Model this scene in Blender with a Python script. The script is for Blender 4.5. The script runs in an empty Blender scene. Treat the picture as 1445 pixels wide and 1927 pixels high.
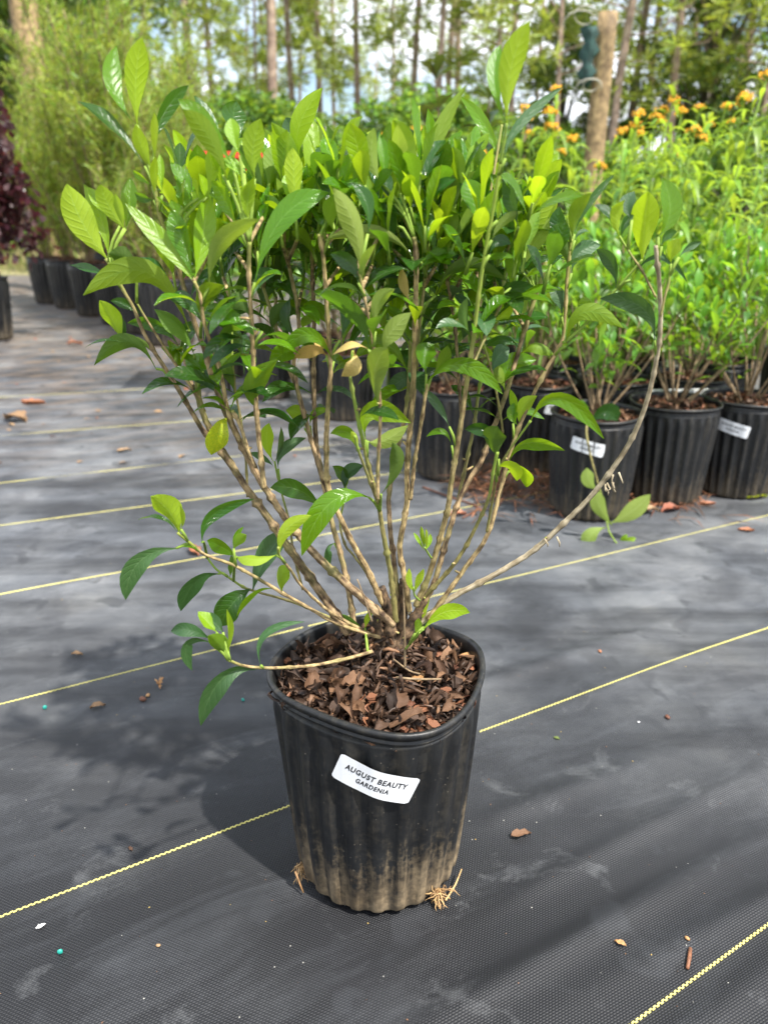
import bpy, math, random
import numpy as np
from mathutils import Vector, Matrix
from mathutils.kdtree import KDTree

# ------------------------------------------------------------------ camera, sky, sun
SC = bpy.context.scene
COL = SC.collection
FPX, CAMH, TILT = 1455.0, 0.84, math.radians(21.2)
cam_data = bpy.data.cameras.new('camera')
cam = bpy.data.objects.new('camera', cam_data); COL.objects.link(cam)
cam.location = (0, 0, CAMH)
cam.rotation_euler = (math.radians(90) - TILT, 0, 0)
cam_data.sensor_fit = 'VERTICAL'; cam_data.sensor_height = 24.0
cam_data.lens = 24.0 * FPX / 1927.0
cam_data.clip_start = 0.02; cam_data.clip_end = 600
cam_data.dof.use_dof = True
cam_data.dof.focus_distance = 0.93
cam_data.dof.aperture_fstop = 3.1
SC.camera = cam

SUN_DIR = Vector((0.66, -0.60, 0.0)).normalized()
SUN_EL = math.radians(59)
world = bpy.data.worlds.new('World'); SC.world = world
world.use_nodes = True
wn = world.node_tree; wn.nodes.clear()
w_out = wn.nodes.new('ShaderNodeOutputWorld'); w_bg = wn.nodes.new('ShaderNodeBackground')
w_sky = wn.nodes.new('ShaderNodeTexSky'); w_sky.sky_type = 'NISHITA'
w_sky.sun_disc = False; w_sky.sun_elevation = SUN_EL
w_sky.sun_rotation = math.atan2(SUN_DIR.x, SUN_DIR.y)
w_sky.air_density = 1.0; w_sky.dust_density = 1.0
w_tc = wn.nodes.new('ShaderNodeTexCoord')
w_map = wn.nodes.new('ShaderNodeMapping'); w_map.inputs['Scale'].default_value = (1, 1, 2.2); w_map.inputs['Rotation'].default_value = (0, 0, math.radians(5))
w_noise = wn.nodes.new('ShaderNodeTexNoise'); w_noise.inputs['Scale'].default_value = 3.2
w_noise.inputs['Detail'].default_value = 7; w_noise.inputs['Roughness'].default_value = 0.6
w_ramp = wn.nodes.new('ShaderNodeValToRGB')
w_ramp.color_ramp.elements[0].position = 0.40; w_ramp.color_ramp.elements[1].position = 0.55
w_mix = wn.nodes.new('ShaderNodeMix'); w_mix.data_type = 'RGBA'
w_mix.inputs['B'].default_value = (9.6, 9.9, 10.6, 1)
L = wn.links.new
L(w_tc.outputs['Generated'], w_map.inputs['Vector']); L(w_map.outputs[0], w_noise.inputs['Vector'])
L(w_noise.outputs[0], w_ramp.inputs[0]); L(w_ramp.outputs[0], w_mix.inputs['Factor'])
L(w_sky.outputs[0], w_mix.inputs['A']); L(w_mix.outputs['Result'], w_bg.inputs['Color'])
w_bg.inputs['Strength'].default_value = 0.112
L(w_bg.outputs[0], w_out.inputs[0])

sun_data = bpy.data.lights.new('sun', 'SUN'); sun = bpy.data.objects.new('sun', sun_data)
COL.objects.link(sun)
sun_data.energy = 4.5; sun_data.angle = math.radians(1.3); sun_data.color = (1.0, 0.955, 0.88)
sv = Vector((SUN_DIR.x * math.cos(SUN_EL), SUN_DIR.y * math.cos(SUN_EL), math.sin(SUN_EL)))
sun.rotation_euler = sv.to_track_quat('Z', 'Y').to_euler()
SC.view_settings.view_transform = 'Standard'
try: SC.view_settings.look = 'None'
except Exception: pass
SC.view_settings.gamma = 1.0; SC.view_settings.use_curve_mapping = False
SC.view_settings.exposure = 0.95
SC.render.engine = 'CYCLES'
cy = SC.cycles
cy.use_denoising = True
cy.max_bounces = 7; cy.diffuse_bounces = 3; cy.glossy_bounces = 2; cy.transmission_bounces = 4
cy.transparent_max_bounces = 4; cy.caustics_reflective = False; cy.caustics_refractive = False

# ------------------------------------------------------------------ helpers
CT, ST = math.cos(TILT), math.sin(TILT)
def ray(px, py):
    dx = (px - 722.5) / FPX; dy = (py - 963.5) / FPX
    return Vector((dx, CT - dy * ST, -ST - dy * CT))
def atY(px, py, Y):                    # the point of the sight line that lies at world distance Y
    r = ray(px, py); t = Y / r.y
    return Vector((r.x * t, Y, CAMH + r.z * t))
def atZ(px, py, z=0.0):                # the point of the sight line at height z
    r = ray(px, py); t = (z - CAMH) / r.z
    return Vector((r.x * t, r.y * t, z))
def depth_of(p): return p.y * CT - (p.z - CAMH) * ST

def mesh_from(name, verts, faces, mats, uvs=None, smooth=True, matidx=None):
    me = bpy.data.meshes.new(name)
    me.from_pydata([tuple(v) for v in verts], [], faces)
    for m in (mats if isinstance(mats, (list, tuple)) else [mats]): me.materials.append(m)
    if uvs is not None:
        uvl = me.uv_layers.new(name='UVMap')
        li = np.empty(len(me.loops), dtype=np.int32); me.loops.foreach_get('vertex_index', li)
        uvl.data.foreach_set('uv', np.asarray(uvs, dtype=np.float32)[li].ravel())
    if smooth: me.polygons.foreach_set('use_smooth', np.ones(len(me.polygons), dtype=bool))
    if matidx is not None: me.polygons.foreach_set('material_index', np.asarray(matidx, dtype=np.int32))
    me.update()
    return me
def link(name, me, parent=None, loc=None, rot=None, scale=None):
    o = bpy.data.objects.new(name, me); COL.objects.link(o)
    if parent is not None: o.parent = parent
    if loc is not None: o.location = loc
    if rot is not None: o.rotation_euler = rot
    if scale is not None: o.scale = (scale,) * 3 if not hasattr(scale, '__len__') else scale
    return o
def tag(o, label=None, cat=None, group=None, kind=None):
    if label: o['label'] = label
    if cat: o['category'] = cat
    if group: o['group'] = group
    if kind: o['kind'] = kind
    return o
def empty(name, loc=(0, 0, 0), rz=0.0):
    o = bpy.data.objects.new(name, None); COL.objects.link(o)
    o.empty_display_size = 0.05
    o.location = loc; o.rotation_euler = (0, 0, rz)
    return o
def copy_tree(o, parent=None):
    c = o.copy(); COL.objects.link(c)
    if parent is not None: c.parent = parent
    for ch in o.children: copy_tree(ch, c)
    return c

def smooth_path(pts, rad, step=0.012):
    """Catmull-Rom through pts, returns dense points and radii."""
    P = [Vector(p) for p in pts]
    if len(P) == 2:
        P = [P[0], (P[0] + P[1]) / 2, P[1]]; rad = [rad[0], (rad[0] + rad[1]) / 2, rad[1]]
    out, ro = [], []
    for i in range(len(P) - 1):
        p0 = P[max(i - 1, 0)]; p1 = P[i]; p2 = P[i + 1]; p3 = P[min(i + 2, len(P) - 1)]
        n = max(1, min(14, int((p2 - p1).length / step)))
        for k in range(n):
            t = k / n
            out.append(0.5 * ((2 * p1) + (p2 - p0) * t + (2 * p0 - 5 * p1 + 4 * p2 - p3) * t * t + (3 * p1 - p0 - 3 * p2 + p3) * t ** 3))
            ro.append(rad[i] * (1 - t) + rad[i + 1] * t)
    out.append(P[-1]); ro.append(rad[-1])
    return out, ro
def tube_geo(pts, rad, sides=8, v0=0, cap=True):
    V, Fc, UV = [], [], []
    n = len(pts)
    t_prev = None; nrm = None; acc = 0.0
    for i, p in enumerate(pts):
        if i == 0: t = (pts[1] - pts[0]).normalized()
        elif i == n - 1: t = (pts[-1] - pts[-2]).normalized()
        else: t = (pts[i + 1] - pts[i - 1]).normalized()
        if nrm is None:
            nrm = t.orthogonal().normalized()
        else:
            nrm = (nrm - t * nrm.dot(t)).normalized()
            acc += (pts[i] - pts[i - 1]).length
        b = t.cross(nrm)
        for s in range(sides):
            a = 2 * math.pi * s / sides
            V.append(p + (nrm * math.cos(a) + b * math.sin(a)) * rad[i])
            UV.append((s / sides, i / (n - 1)))
    for i in range(n - 1):
        for s in range(sides):
            a = v0 + i * sides + s; b_ = v0 + i * sides + (s + 1) % sides
            Fc.append((a, b_, b_ + sides, a + sides))
    if cap:
        Fc.append(tuple(v0 + (n - 1) * sides + s for s in range(sides)))
        Fc.append(tuple(v0 + s for s in reversed(range(sides))))
    return V, Fc, UV
class Geo:
    def __init__(self): self.V = []; self.F = []; self.UV = []; self.M = []
    def add(self, V, Fc, UV=None, m=0, shift=True):
        o = len(self.V)
        self.V += list(V); self.F += [tuple(i + o for i in f) for f in Fc]
        self.UV += list(UV) if UV is not None else [(0, 0)] * len(V)
        self.M += [m] * len(Fc)
    def tube(self, pts, rad, sides=6, m=0, step=None, cap=True):
        if not hasattr(rad, '__len__'): rad = [rad] * len(pts)
        pts = [Vector(p) for p in pts]
        if step: pts, rad = smooth_path(pts, rad, step)
        self.add(*tube_geo(pts, rad, sides, cap=cap), m=m)
    def box(self, c, s, rz=0, m=0):
        c = Vector(c); R = Matrix.Rotation(rz, 3, 'Z')
        V = [c + R @ Vector((sx * s[0] / 2, sy * s[1] / 2, sz * s[2] / 2)) for sx in (-1, 1) for sy in (-1, 1) for sz in (-1, 1)]
        self.add(V, [(0, 1, 3, 2), (4, 6, 7, 5), (0, 4, 5, 1), (2, 3, 7, 6), (0, 2, 6, 4), (1, 5, 7, 3)], m=m)
    def mesh(self, name, mats, smooth=True):
        return mesh_from(name, self.V, self.F, mats, self.UV, smooth, self.M)

# leaf geometry ------------------------------------------------------------
PROF_G = [(0, .035), (.07, .06), (.14, .16), (.25, .42), (.4, .76), (.55, .97), (.66, 1.0), (.77, .88), (.87, .6), (.94, .31), (1, .02)]
PROF_OV = [(0, .04), (.06, .1), (.14, .26), (.28, .58), (.42, .84), (.54, .98), (.64, 1.0), (.76, .88), (.87, .60), (.95, .27), (1, .02)]
PROF_L = [(0, .06), (.08, .3), (.2, .75), (.35, 1.0), (.5, .95), (.7, .66), (.85, .36), (.95, .13), (1, .02)]
def prof(P, t):
    for i in range(len(P) - 1):
        if t <= P[i + 1][0]:
            a, b = P[i], P[i + 1]
            u = (t - a[0]) / (b[0] - a[0]); u = u * u * (3 - 2 * u) * 0.5 + u * 0.5
            return a[1] + (b[1] - a[1]) * u
    return P[-1][1]
def leaf_geo(A, M, B, W, N0, fold=0.35, wave=0.10, seed=0, n=12, P=PROF_G, twist=0.0, vein=True):
    """A base, M middle, B tip; N0 = direction the upper face looks."""
    rr = random.Random(seed)
    C = 2 * M - (A + B) / 2
    V, Fc, UV = [], [], []
    cols = (-1, -.62, -.3, 0, .3, .62, 1) if vein else (-1, -.5, 0, .5, 1)
    nc = len(cols)
    Ln = (B - A).length
    ph = rr.uniform(0, 6.28); fr = rr.uniform(7, 12)
    N = N0.copy()
    for i in range(n + 1):
        t = i / n
        p = A * (1 - t) ** 2 + C * 2 * t * (1 - t) + B * t * t
        T = ((C - A) * (1 - t) + (B - C) * t)
        T = T.normalized() if T.length > 1e-9 else (B - A).normalized()
        N = (N - T * N.dot(T))
        N = N.normalized() if N.length > 1e-6 else T.orthogonal().normalized()
        Nt = N
        if twist: Nt = Matrix.Rotation(twist * t, 3, T) @ N
        S = T.cross(Nt)
        w = prof(P, t) * W / 2
        f = fold * (1 - 0.35 * t)
        for j, x in enumerate(cols):
            ax = abs(x)
            q = p + S * (x * w * math.cos(f)) + Nt * (ax * w * math.sin(f))
            q += Nt * (wave * w * ax * ax * math.sin(fr * t + ph + (1.3 if x > 0 else 0)))
            if vein and x: q += Nt * (-0.035 * W * (1 - ax) * (1 if ax < .5 else .6) * (0.5 + 0.5 * math.sin((t * 8.5 - ax * 1.2) * 2 * math.pi)))
            V.append(q); UV.append((0.5 + 0.5 * x, t))
    for i in range(n):
        for j in range(nc - 1):
            a = i * nc + j
            Fc.append((a, a + 1, a + nc + 1, a + nc))
    return V, Fc, UV

# ------------------------------------------------------------------ materials
def new_mat(name):
    m = bpy.data.materials.new(name); m.use_nodes = True
    nt = m.node_tree; nt.nodes.clear()
    out = nt.nodes.new('ShaderNodeOutputMaterial')
    return m, nt, out
def node(nt, t, **kw):
    n = nt.nodes.new(t)
    for k, v in kw.items():
        if k in n.inputs: n.inputs[k].default_value = v
        else: setattr(n, k, v)
    return n
def ramp(nt, src, stops):
    r = nt.nodes.new('ShaderNodeValToRGB')
    e = r.color_ramp.elements
    while len(e) < len(stops): e.new(0.5)
    for i, (p, c) in enumerate(stops):
        e[i].position = p; e[i].color = (*c, 1) if len(c) == 3 else c
    if src is not None: nt.links.new(src, r.inputs[0])
    return r
def mixc(nt, f, a, b, mode='MIX'):
    m = nt.nodes.new('ShaderNodeMix'); m.data_type = 'RGBA'; m.blend_type = mode
    for k, v in (('Factor', f), ('A', a), ('B', b)):
        if isinstance(v, bpy.types.NodeSocket): nt.links.new(v, m.inputs[k])
        elif isinstance(v, (int, float)): m.inputs[k].default_value = v
        else: m.inputs[k].default_value = (*v, 1)
    return m.outputs['Result']
def math_n(nt, op, a, b=None, c=None, clamp=False):
    m = nt.nodes.new('ShaderNodeMath'); m.operation = op; m.use_clamp = clamp
    for i, v in enumerate((a, b, c)):
        if v is None: continue
        if isinstance(v, bpy.types.NodeSocket): nt.links.new(v, m.inputs[i])
        else: m.inputs[i].default_value = v
    return m.outputs[0]

def leaf_mat(name, top, under, trans, rough=0.3, tmix=0.36, var=0.5, vein=(.25, .4, .08), detail=True, yellow=None, spots=None):
    m, nt, out = new_mat(name); Lk = nt.links.new
    geo = node(nt, 'ShaderNodeNewGeometry'); oi = node(nt, 'ShaderNodeObjectInfo')
    rnd = math_n(nt, 'FRACT', math_n(nt, 'ADD', oi.outputs['Random'], geo.outputs['Random Per Island']))
    hsv_h = math_n(nt, 'MULTIPLY_ADD', rnd, 0.035 * var, 0.5 - 0.02 * var)
    rnd2 = math_n(nt, 'FRACT', math_n(nt, 'MULTIPLY', rnd, 7.31))
    val = math_n(nt, 'MULTIPLY_ADD', rnd2, 0.75 * var, 1.0 - 0.36 * var)
    base = mixc(nt, geo.outputs['Backfacing'], top, under)
    tcol = nt.nodes.new('ShaderNodeRGB'); tcol.outputs[0].default_value = (*trans, 1); tsock = tcol.outputs[0]
    bump_out = None
    if detail:
        uv = node(nt, 'ShaderNodeUVMap'); sep = node(nt, 'ShaderNodeSeparateXYZ'); Lk(uv.outputs[0], sep.inputs[0])
        ax = math_n(nt, 'MULTIPLY', math_n(nt, 'ABSOLUTE', math_n(nt, 'SUBTRACT', sep.outputs[0], 0.5)), 2.0)
        mid = math_n(nt, 'LESS_THAN', ax, 0.05)
        q = math_n(nt, 'SUBTRACT', math_n(nt, 'MULTIPLY', sep.outputs[1], 9.0), math_n(nt, 'MULTIPLY', ax, 1.5))
        lat = math_n(nt, 'ABSOLUTE', math_n(nt, 'SUBTRACT', math_n(nt, 'FRACT', q), 0.5))
        latm = math_n(nt, 'MULTIPLY', math_n(nt, 'LESS_THAN', lat, 0.05), math_n(nt, 'LESS_THAN', ax, 0.85))
        vm = math_n(nt, 'MAXIMUM', mid, math_n(nt, 'MULTIPLY', latm, 0.55))
        base = mixc(nt, math_n(nt, 'MULTIPLY', vm, 0.65), base, vein)
        tsock = mixc(nt, math_n(nt, 'MULTIPLY', vm, 0.6), tsock, (trans[0] * 1.25, trans[1] * 1.15, trans[2] * 1.6))
        nz = node(nt, 'ShaderNodeTexNoise', Scale=55.0, Detail=3.0)
        blot = ramp(nt, nz.outputs[0], [(0.35, (0.8, 0.84, 0.8)), (0.7, (1.14, 1.1, 1.05))])
        base = mixc(nt, 1.0, base, blot.outputs[0], 'MULTIPLY')
        if yellow:
            nz2 = node(nt, 'ShaderNodeTexNoise', Scale=30.0, Detail=2.0)
            rr_ = ramp(nt, nz2.outputs[0], [(0.45, (0, 0, 0)), (0.62, (1, 1, 1))])
            base = mixc(nt, rr_.outputs[0], base, yellow)
            tsock = mixc(nt, rr_.outputs[0], tsock, yellow)
        if spots:
            nz3 = node(nt, 'ShaderNodeTexNoise', Scale=120.0, Detail=3.0)
            r3 = ramp(nt, nz3.outputs[0], [(0.63, (0, 0, 0)), (0.72, (1, 1, 1))])
            base = mixc(nt, math_n(nt, 'MULTIPLY', r3.outputs[0], spots), base, (.35, .33, .22))
        bp = node(nt, 'ShaderNodeBump', Strength=0.5, Distance=0.0012)
        hgt = math_n(nt, 'ADD', math_n(nt, 'MULTIPLY', vm, -0.55), math_n(nt, 'MULTIPLY', math_n(nt, 'MINIMUM', lat, 0.2), 2.2))
        hgt = math_n(nt, 'ADD', hgt, math_n(nt, 'MULTIPLY', nz.outputs[0], 0.35))
        Lk(hgt, bp.inputs['Height']); bump_out = bp.outputs[0]
    hs = node(nt, 'ShaderNodeHueSaturation'); Lk(hsv_h, hs.inputs['Hue']); Lk(val, hs.inputs['Value']); Lk(base, hs.inputs['Color'])
    hs2 = node(nt, 'ShaderNodeHueSaturation'); Lk(hsv_h, hs2.inputs['Hue']); Lk(val, hs2.inputs['Value']); Lk(tsock, hs2.inputs['Color'])
    pr = node(nt, 'ShaderNodeBsdfPrincipled'); Lk(hs.outputs[0], pr.inputs['Base Color'])
    rg = math_n(nt, 'MULTIPLY_ADD', geo.outputs['Backfacing'], 0.6 - rough, rough); Lk(rg, pr.inputs['Roughness'])
    pr.inputs['Specular IOR Level'].default_value = 0.5
    tr = node(nt, 'ShaderNodeBsdfTranslucent'); Lk(hs2.outputs[0], tr.inputs['Color'])
    if bump_out: Lk(bump_out, pr.inputs['Normal'])
    mx = node(nt, 'ShaderNodeMixShader'); mx.inputs[0].default_value = tmix
    Lk(pr.outputs[0], mx.inputs[1]); Lk(tr.outputs[0], mx.inputs[2]); Lk(mx.outputs[0], out.inputs[0])
    return m
M_mature = leaf_mat('leaf_mature', (.022, .080, .012), (.080, .150, .022), (.17, .34, .012), 0.17, 0.38, 0.65, (.07, .16, .04), spots=0.3)
M_mid = leaf_mat('leaf_mid_green', (.075, .20, .008), (.16, .27, .020), (.40, .60, .010), 0.18, 0.44, 0.45, (.14, .30, .05))
M_young = leaf_mat('leaf_young', (.19, .35, .010), (.30, .42, .026), (.54, .76, .018), 0.28, 0.42, 0.4, (.30, .46, .09))
M_pale = leaf_mat('leaf_pale_underside', (.07, .19, .03), (.25, .34, .070), (.42, .58, .04), 0.34, 0.44, 0.3, (.34, .44, .14))
M_dusty = leaf_mat('leaf_dusty_green', (.040, .105, .035), (.085, .15, .05), (.12, .26, .03), 0.42, 0.26, 0.4, (.09, .17, .07), spots=0.6)
M_yellow = leaf_mat('leaf_yellow', (.55, .60, .02), (.60, .62, .05), (.75, .80, .03), 0.45, 0.4, 0.2, (.45, .6, .05), yellow=(.30, .50, .02))
M_tan = leaf_mat('leaf_dried_tan', (.62, .42, .12), (.62, .46, .16), (.70, .48, .12), 0.6, 0.3, 0.3, (.5, .3, .1), spots=0.8)
M_orange_leaf = leaf_mat('leaf_fallen_orange', (.36, .12, .05), (.36, .14, .07), (.3, .1, .04), 0.7, 0.15, 0.6, (.3, .14, .07), detail=False)
M_far_leaf = leaf_mat('far_gardenia_leaf', (.065, .16, .014), (.13, .22, .025), (.32, .52, .02), 0.42, 0.36, 1.0, detail=False)
M_far_young = leaf_mat('far_young_leaf', (.12, .29, .025), (.18, .32, .04), (.36, .62, .03), 0.35, 0.42, 0.7, detail=False)
M_milk = leaf_mat('milkweed_leaf', (.15, .28, .03), (.22, .34, .055), (.48, .66, .05), 0.45, 0.4, 0.8, detail=False)
M_fine = leaf_mat('bottlebrush_leaf', (.20, .27, .045), (.24, .30, .06), (.50, .60, .06), 0.5, 0.38, 1.3, detail=False)
M_bush = leaf_mat('bush_leaf', (.13, .25, .03), (.18, .29, .045), (.42, .62, .04), 0.5, 0.4, 1.3, detail=False)
M_bush2 = leaf_mat('bush_leaf_deep', (.045, .11, .02), (.08, .15, .03), (.16, .30, .03), 0.5, 0.35, 1.2, detail=False)
M_pine = leaf_mat('pine_needles', (.20, .26, .05), (.23, .28, .06), (.48, .58, .06), 0.5, 0.38, 1.2, detail=False)
M_oak = leaf_mat('oak_leaf', (.11, .16, .035), (.14, .19, .045), (.30, .40, .04), 0.5, 0.35, 1.0, detail=False)
M_purple = leaf_mat('burgundy_leaf', (.050, .018, .022), (.10, .055, .055), (.20, .035, .04), 0.35, 0.32, 1.2, detail=False)
M_magn = leaf_mat('dark_broad_leaf', (.028, .06, .016), (.09, .08, .03), (.12, .18, .02), 0.3, 0.25, 0.9, detail=False)
M_drygrass = leaf_mat('dry_grass', (.42, .36, .17), (.42, .36, .18), (.4, .36, .15), 0.7, 0.3, 0.9, detail=False)
M_grass = leaf_mat('grass_blade', (.20, .27, .06), (.22, .28, .07), (.35, .42, .08), 0.6, 0.35, 1.0, detail=False)

def bark_mat(name, lo, hi, green=None, gstart=0.6, scale=1.0, bump=0.5, dist=0.001):
    m, nt, out = new_mat(name); Lk = nt.links.new
    uv = node(nt, 'ShaderNodeUVMap'); mp = node(nt, 'ShaderNodeMapping'); mp.inputs['Scale'].default_value = (9 * scale, 14 * scale, 1)
    Lk(uv.outputs[0], mp.inputs[0])
    n1 = node(nt, 'ShaderNodeTexNoise', Scale=1.0, Detail=5.0, Roughness=0.65); Lk(mp.outputs[0], n1.inputs['Vector'])
    tc = node(nt, 'ShaderNodeTexCoord')
    n2 = node(nt, 'ShaderNodeTexNoise', Scale=90.0 * scale, Detail=4.0); Lk(tc.outputs['Object'], n2.inputs['Vector'])
    n3 = node(nt, 'ShaderNodeTexNoise', Scale=14.0, Detail=2.0); Lk(tc.outputs['Object'], n3.inputs['Vector'])
    f = math_n(nt, 'MULTIPLY_ADD', n2.outputs[0], 0.5, math_n(nt, 'MULTIPLY', n1.outputs[0], 0.5))
    r = ramp(nt, f, [(0.40, lo), (0.50, tuple(a * .6 + b * .4 for a, b in zip(lo, hi))), (0.60, hi)])
    col = r.outputs[0]
    if green:
        sep = node(nt, 'ShaderNodeSeparateXYZ'); Lk(uv.outputs[0], sep.inputs[0])
        g = math_n(nt, 'ADD', sep.outputs[1], math_n(nt, 'MULTIPLY', math_n(nt, 'SUBTRACT', n3.outputs[0], 0.5), 0.5))
        gr = ramp(nt, g, [(gstart, (0, 0, 0)), (min(1, gstart + 0.22), (1, 1, 1))])
        col = mixc(nt, gr.outputs[0], col, green)
        # mossy patches
        n4 = node(nt, 'ShaderNodeTexNoise', Scale=26.0, Detail=3.0); Lk(tc.outputs['Object'], n4.inputs['Vector'])
        r4 = ramp(nt, n4.outputs[0], [(0.52, (0, 0, 0)), (0.66, (1, 1, 1))])
        col = mixc(nt, math_n(nt, 'MULTIPLY', r4.outputs[0], 0.5), col, (.19, .20, .055))
    pr = node(nt, 'ShaderNodeBsdfPrincipled', Roughness=0.75); Lk(col, pr.inputs['Base Color'])
    bp = node(nt, 'ShaderNodeBump', Strength=bump, Distance=dist); Lk(f, bp.inputs['Height']); Lk(bp.outputs[0], pr.inputs['Normal'])
    Lk(pr.outputs[0], out.inputs[0])
    return m
M_bark = bark_mat('stem_bark_brown', (.055, .030, .015), (.46, .32, .17), (.24, .26, .06), 0.80, bump=0.9, dist=0.0016)
M_bark_tan = bark_mat('stem_bark_tan', (.10, .062, .028), (.60, .44, .21), (.26, .30, .05), 0.90, bump=0.8, dist=0.0012)
M_bark_dark = bark_mat('stem_base_dark', (.02, .012, .007), (.17, .105, .055), None, bump=0.9, dist=0.0016)
M_bark_tall = bark_mat('stem_bark_green_top', (.12, .08, .03), (.46, .36, .16), (.25, .34, .04), 0.58, bump=0.6, dist=0.001)
M_bark_grey = bark_mat('stem_bark_grey', (.22, .17, .10), (.52, .44, .30), None, bump=0.8, dist=0.0012)
M_stem_green = bark_mat('stem_green', (.16, .25, .03), (.26, .38, .05), None, bump=0.15, dist=0.0005)
M_stem_olive = bark_mat('stem_olive', (.13, .11, .035), (.34, .29, .10), (.22, .32, .04), 0.6, bump=0.3, dist=0.0006)
M_far_stem = bark_mat('far_stem', (.13, .085, .045), (.32, .23, .13), None, bump=0.2)
M_pine_bark = bark_mat('pine_bark', (.22, .15, .115), (.50, .38, .29), None, scale=0.12, bump=1.0, dist=0.03)
M_oak_bark = bark_mat('grey_bark', (.09, .08, .065), (.24, .21, .17), None, scale=0.12, bump=1.0, dist=0.03)
M_post = bark_mat('weathered_post', (.13, .085, .04), (.44, .31, .15), None, scale=0.25, bump=0.6, dist=0.01)

def plain(name, col, rough=0.6, noise=0.25, nscale=20.0, spec=0.5, bump=0.0, bscale=60.0):
    m, nt, out = new_mat(name); Lk = nt.links.new
    pr = node(nt, 'ShaderNodeBsdfPrincipled', Roughness=rough); pr.inputs['Specular IOR Level'].default_value = spec
    tc = node(nt, 'ShaderNodeTexCoord')
    n1 = node(nt, 'ShaderNodeTexNoise', Scale=nscale, Detail=4.0); Lk(tc.outputs['Object'], n1.inputs['Vector'])
    r = ramp(nt, n1.outputs[0], [(0.3, tuple(c * (1 - noise) for c in col)), (0.7, tuple(min(1, c * (1 + noise)) for c in col))])
    Lk(r.outputs[0], pr.inputs['Base Color'])
    if bump:
        n2 = node(nt, 'ShaderNodeTexNoise', Scale=bscale, Detail=4.0); Lk(tc.outputs['Object'], n2.inputs['Vector'])
        bp = node(nt, 'ShaderNodeBump', Strength=bump, Distance=0.002); Lk(n2.outputs[0], bp.inputs['Height']); Lk(bp.outputs[0], pr.inputs['Normal'])
    Lk(pr.outputs[0], out.inputs[0])
    return m

# black blow-moulded plastic, splashed with dried tan mud near the foot
def pot_material(name, mud=1.0, fade=0.0):
    m, nt, out = new_mat(name); Lk = nt.links.new
    tc = node(nt, 'ShaderNodeTexCoord'); sep = node(nt, 'ShaderNodeSeparateXYZ'); Lk(tc.outputs['Object'], sep.inputs[0])
    at = math_n(nt, 'ARCTAN2', sep.outputs[1], sep.outputs[0])
    cb = node(nt, 'ShaderNodeCombineXYZ'); Lk(math_n(nt, 'MULTIPLY', at, 9.0), cb.inputs[0]); Lk(math_n(nt, 'MULTIPLY', sep.outputs[2], 7.0), cb.inputs[2])
    ns = node(nt, 'ShaderNodeTexNoise', Scale=1.0, Detail=6.0, Roughness=0.6); Lk(cb.outputs[0], ns.inputs['Vector'])
    nf = node(nt, 'ShaderNodeTexNoise', Scale=95.0, Detail=6.0, Roughness=0.7); Lk(tc.outputs['Object'], nf.inputs['Vector'])
    nm = node(nt, 'ShaderNodeTexNoise', Scale=16.0, Detail=5.0, Roughness=0.65); Lk(tc.outputs['Object'], nm.inputs['Vector'])
    # mud mask
    z = math_n(nt, 'MULTIPLY_ADD', sep.outputs[2], -5.6, 0.58)
    k = math_n(nt, 'ADD', z, math_n(nt, 'MULTIPLY', math_n(nt, 'SUBTRACT', ns.outputs[0], 0.5), 1.5))
    k = math_n(nt, 'ADD', k, math_n(nt, 'MULTIPLY', math_n(nt, 'SUBTRACT', nf.outputs[0], 0.5), 0.9))
    mudr = ramp(nt, k, [(0.02, (0, 0, 0)), (0.38, (.30, .30, .30)), (1.0, (1, 1, 1))])
    mudc = ramp(nt, nm.outputs[0], [(0.3, (.20, .14, .075)), (0.65, (.52, .39, .23))])
    blk = ramp(nt, nm.outputs[0], [(0.3, (.007, .0075, .0085)), (0.7, (.018, .019, .020))])
    # grey rain dust in streaks higher up
    st = ramp(nt, math_n(nt, 'MULTIPLY_ADD', ns.outputs[0], 0.6, math_n(nt, 'MULTIPLY', nf.outputs[0], 0.4)), [(0.48, (0, 0, 0)), (0.72, (1, 1, 1))])
    c1 = mixc(nt, math_n(nt, 'MULTIPLY', st.outputs[0], 0.42), blk.outputs[0], (.11, .095, .07))
    sp = node(nt, 'ShaderNodeTexVoronoi', Scale=85.0); Lk(tc.outputs['Object'], sp.inputs['Vector'])
    spk = math_n(nt, 'MULTIPLY', math_n(nt, 'LESS_THAN', sp.outputs['Distance'], 0.07), 0.3)
    c1 = mixc(nt, spk, c1, (.35, .31, .24))
    col = mixc(nt, math_n(nt, 'MULTIPLY', mudr.outputs[0], mud), c1, mudc.outputs[0])
    pr = node(nt, 'ShaderNodeBsdfPrincipled'); Lk(col, pr.inputs['Base Color'])
    Lk(math_n(nt, 'MULTIPLY_ADD', mudr.outputs[0], 0.4, 0.42), pr.inputs['Roughness'])
    pr.inputs['Specular IOR Level'].default_value = 0.42
    bp = node(nt, 'ShaderNodeBump', Strength=0.35, Distance=0.0015); Lk(nf.outputs[0], bp.inputs['Height']); Lk(bp.outputs[0], pr.inputs['Normal'])
    Lk(pr.outputs[0], out.inputs[0])
    return m
M_pot = pot_material('black_pot_plastic', 0.95)
M_pot2 = pot_material('black_pot_plastic_clean', 0.30)
M_soil = plain('dark_potting_soil', (.045, .030, .022), 0.95, 0.6, 60.0, 0.2, 0.8, 200.0)
M_label = plain('label_paper', (.80, .81, .83), 0.45, 0.02, 30.0)
M_ink = plain('label_ink', (.012, .012, .014), 0.6, 0.0)
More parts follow.
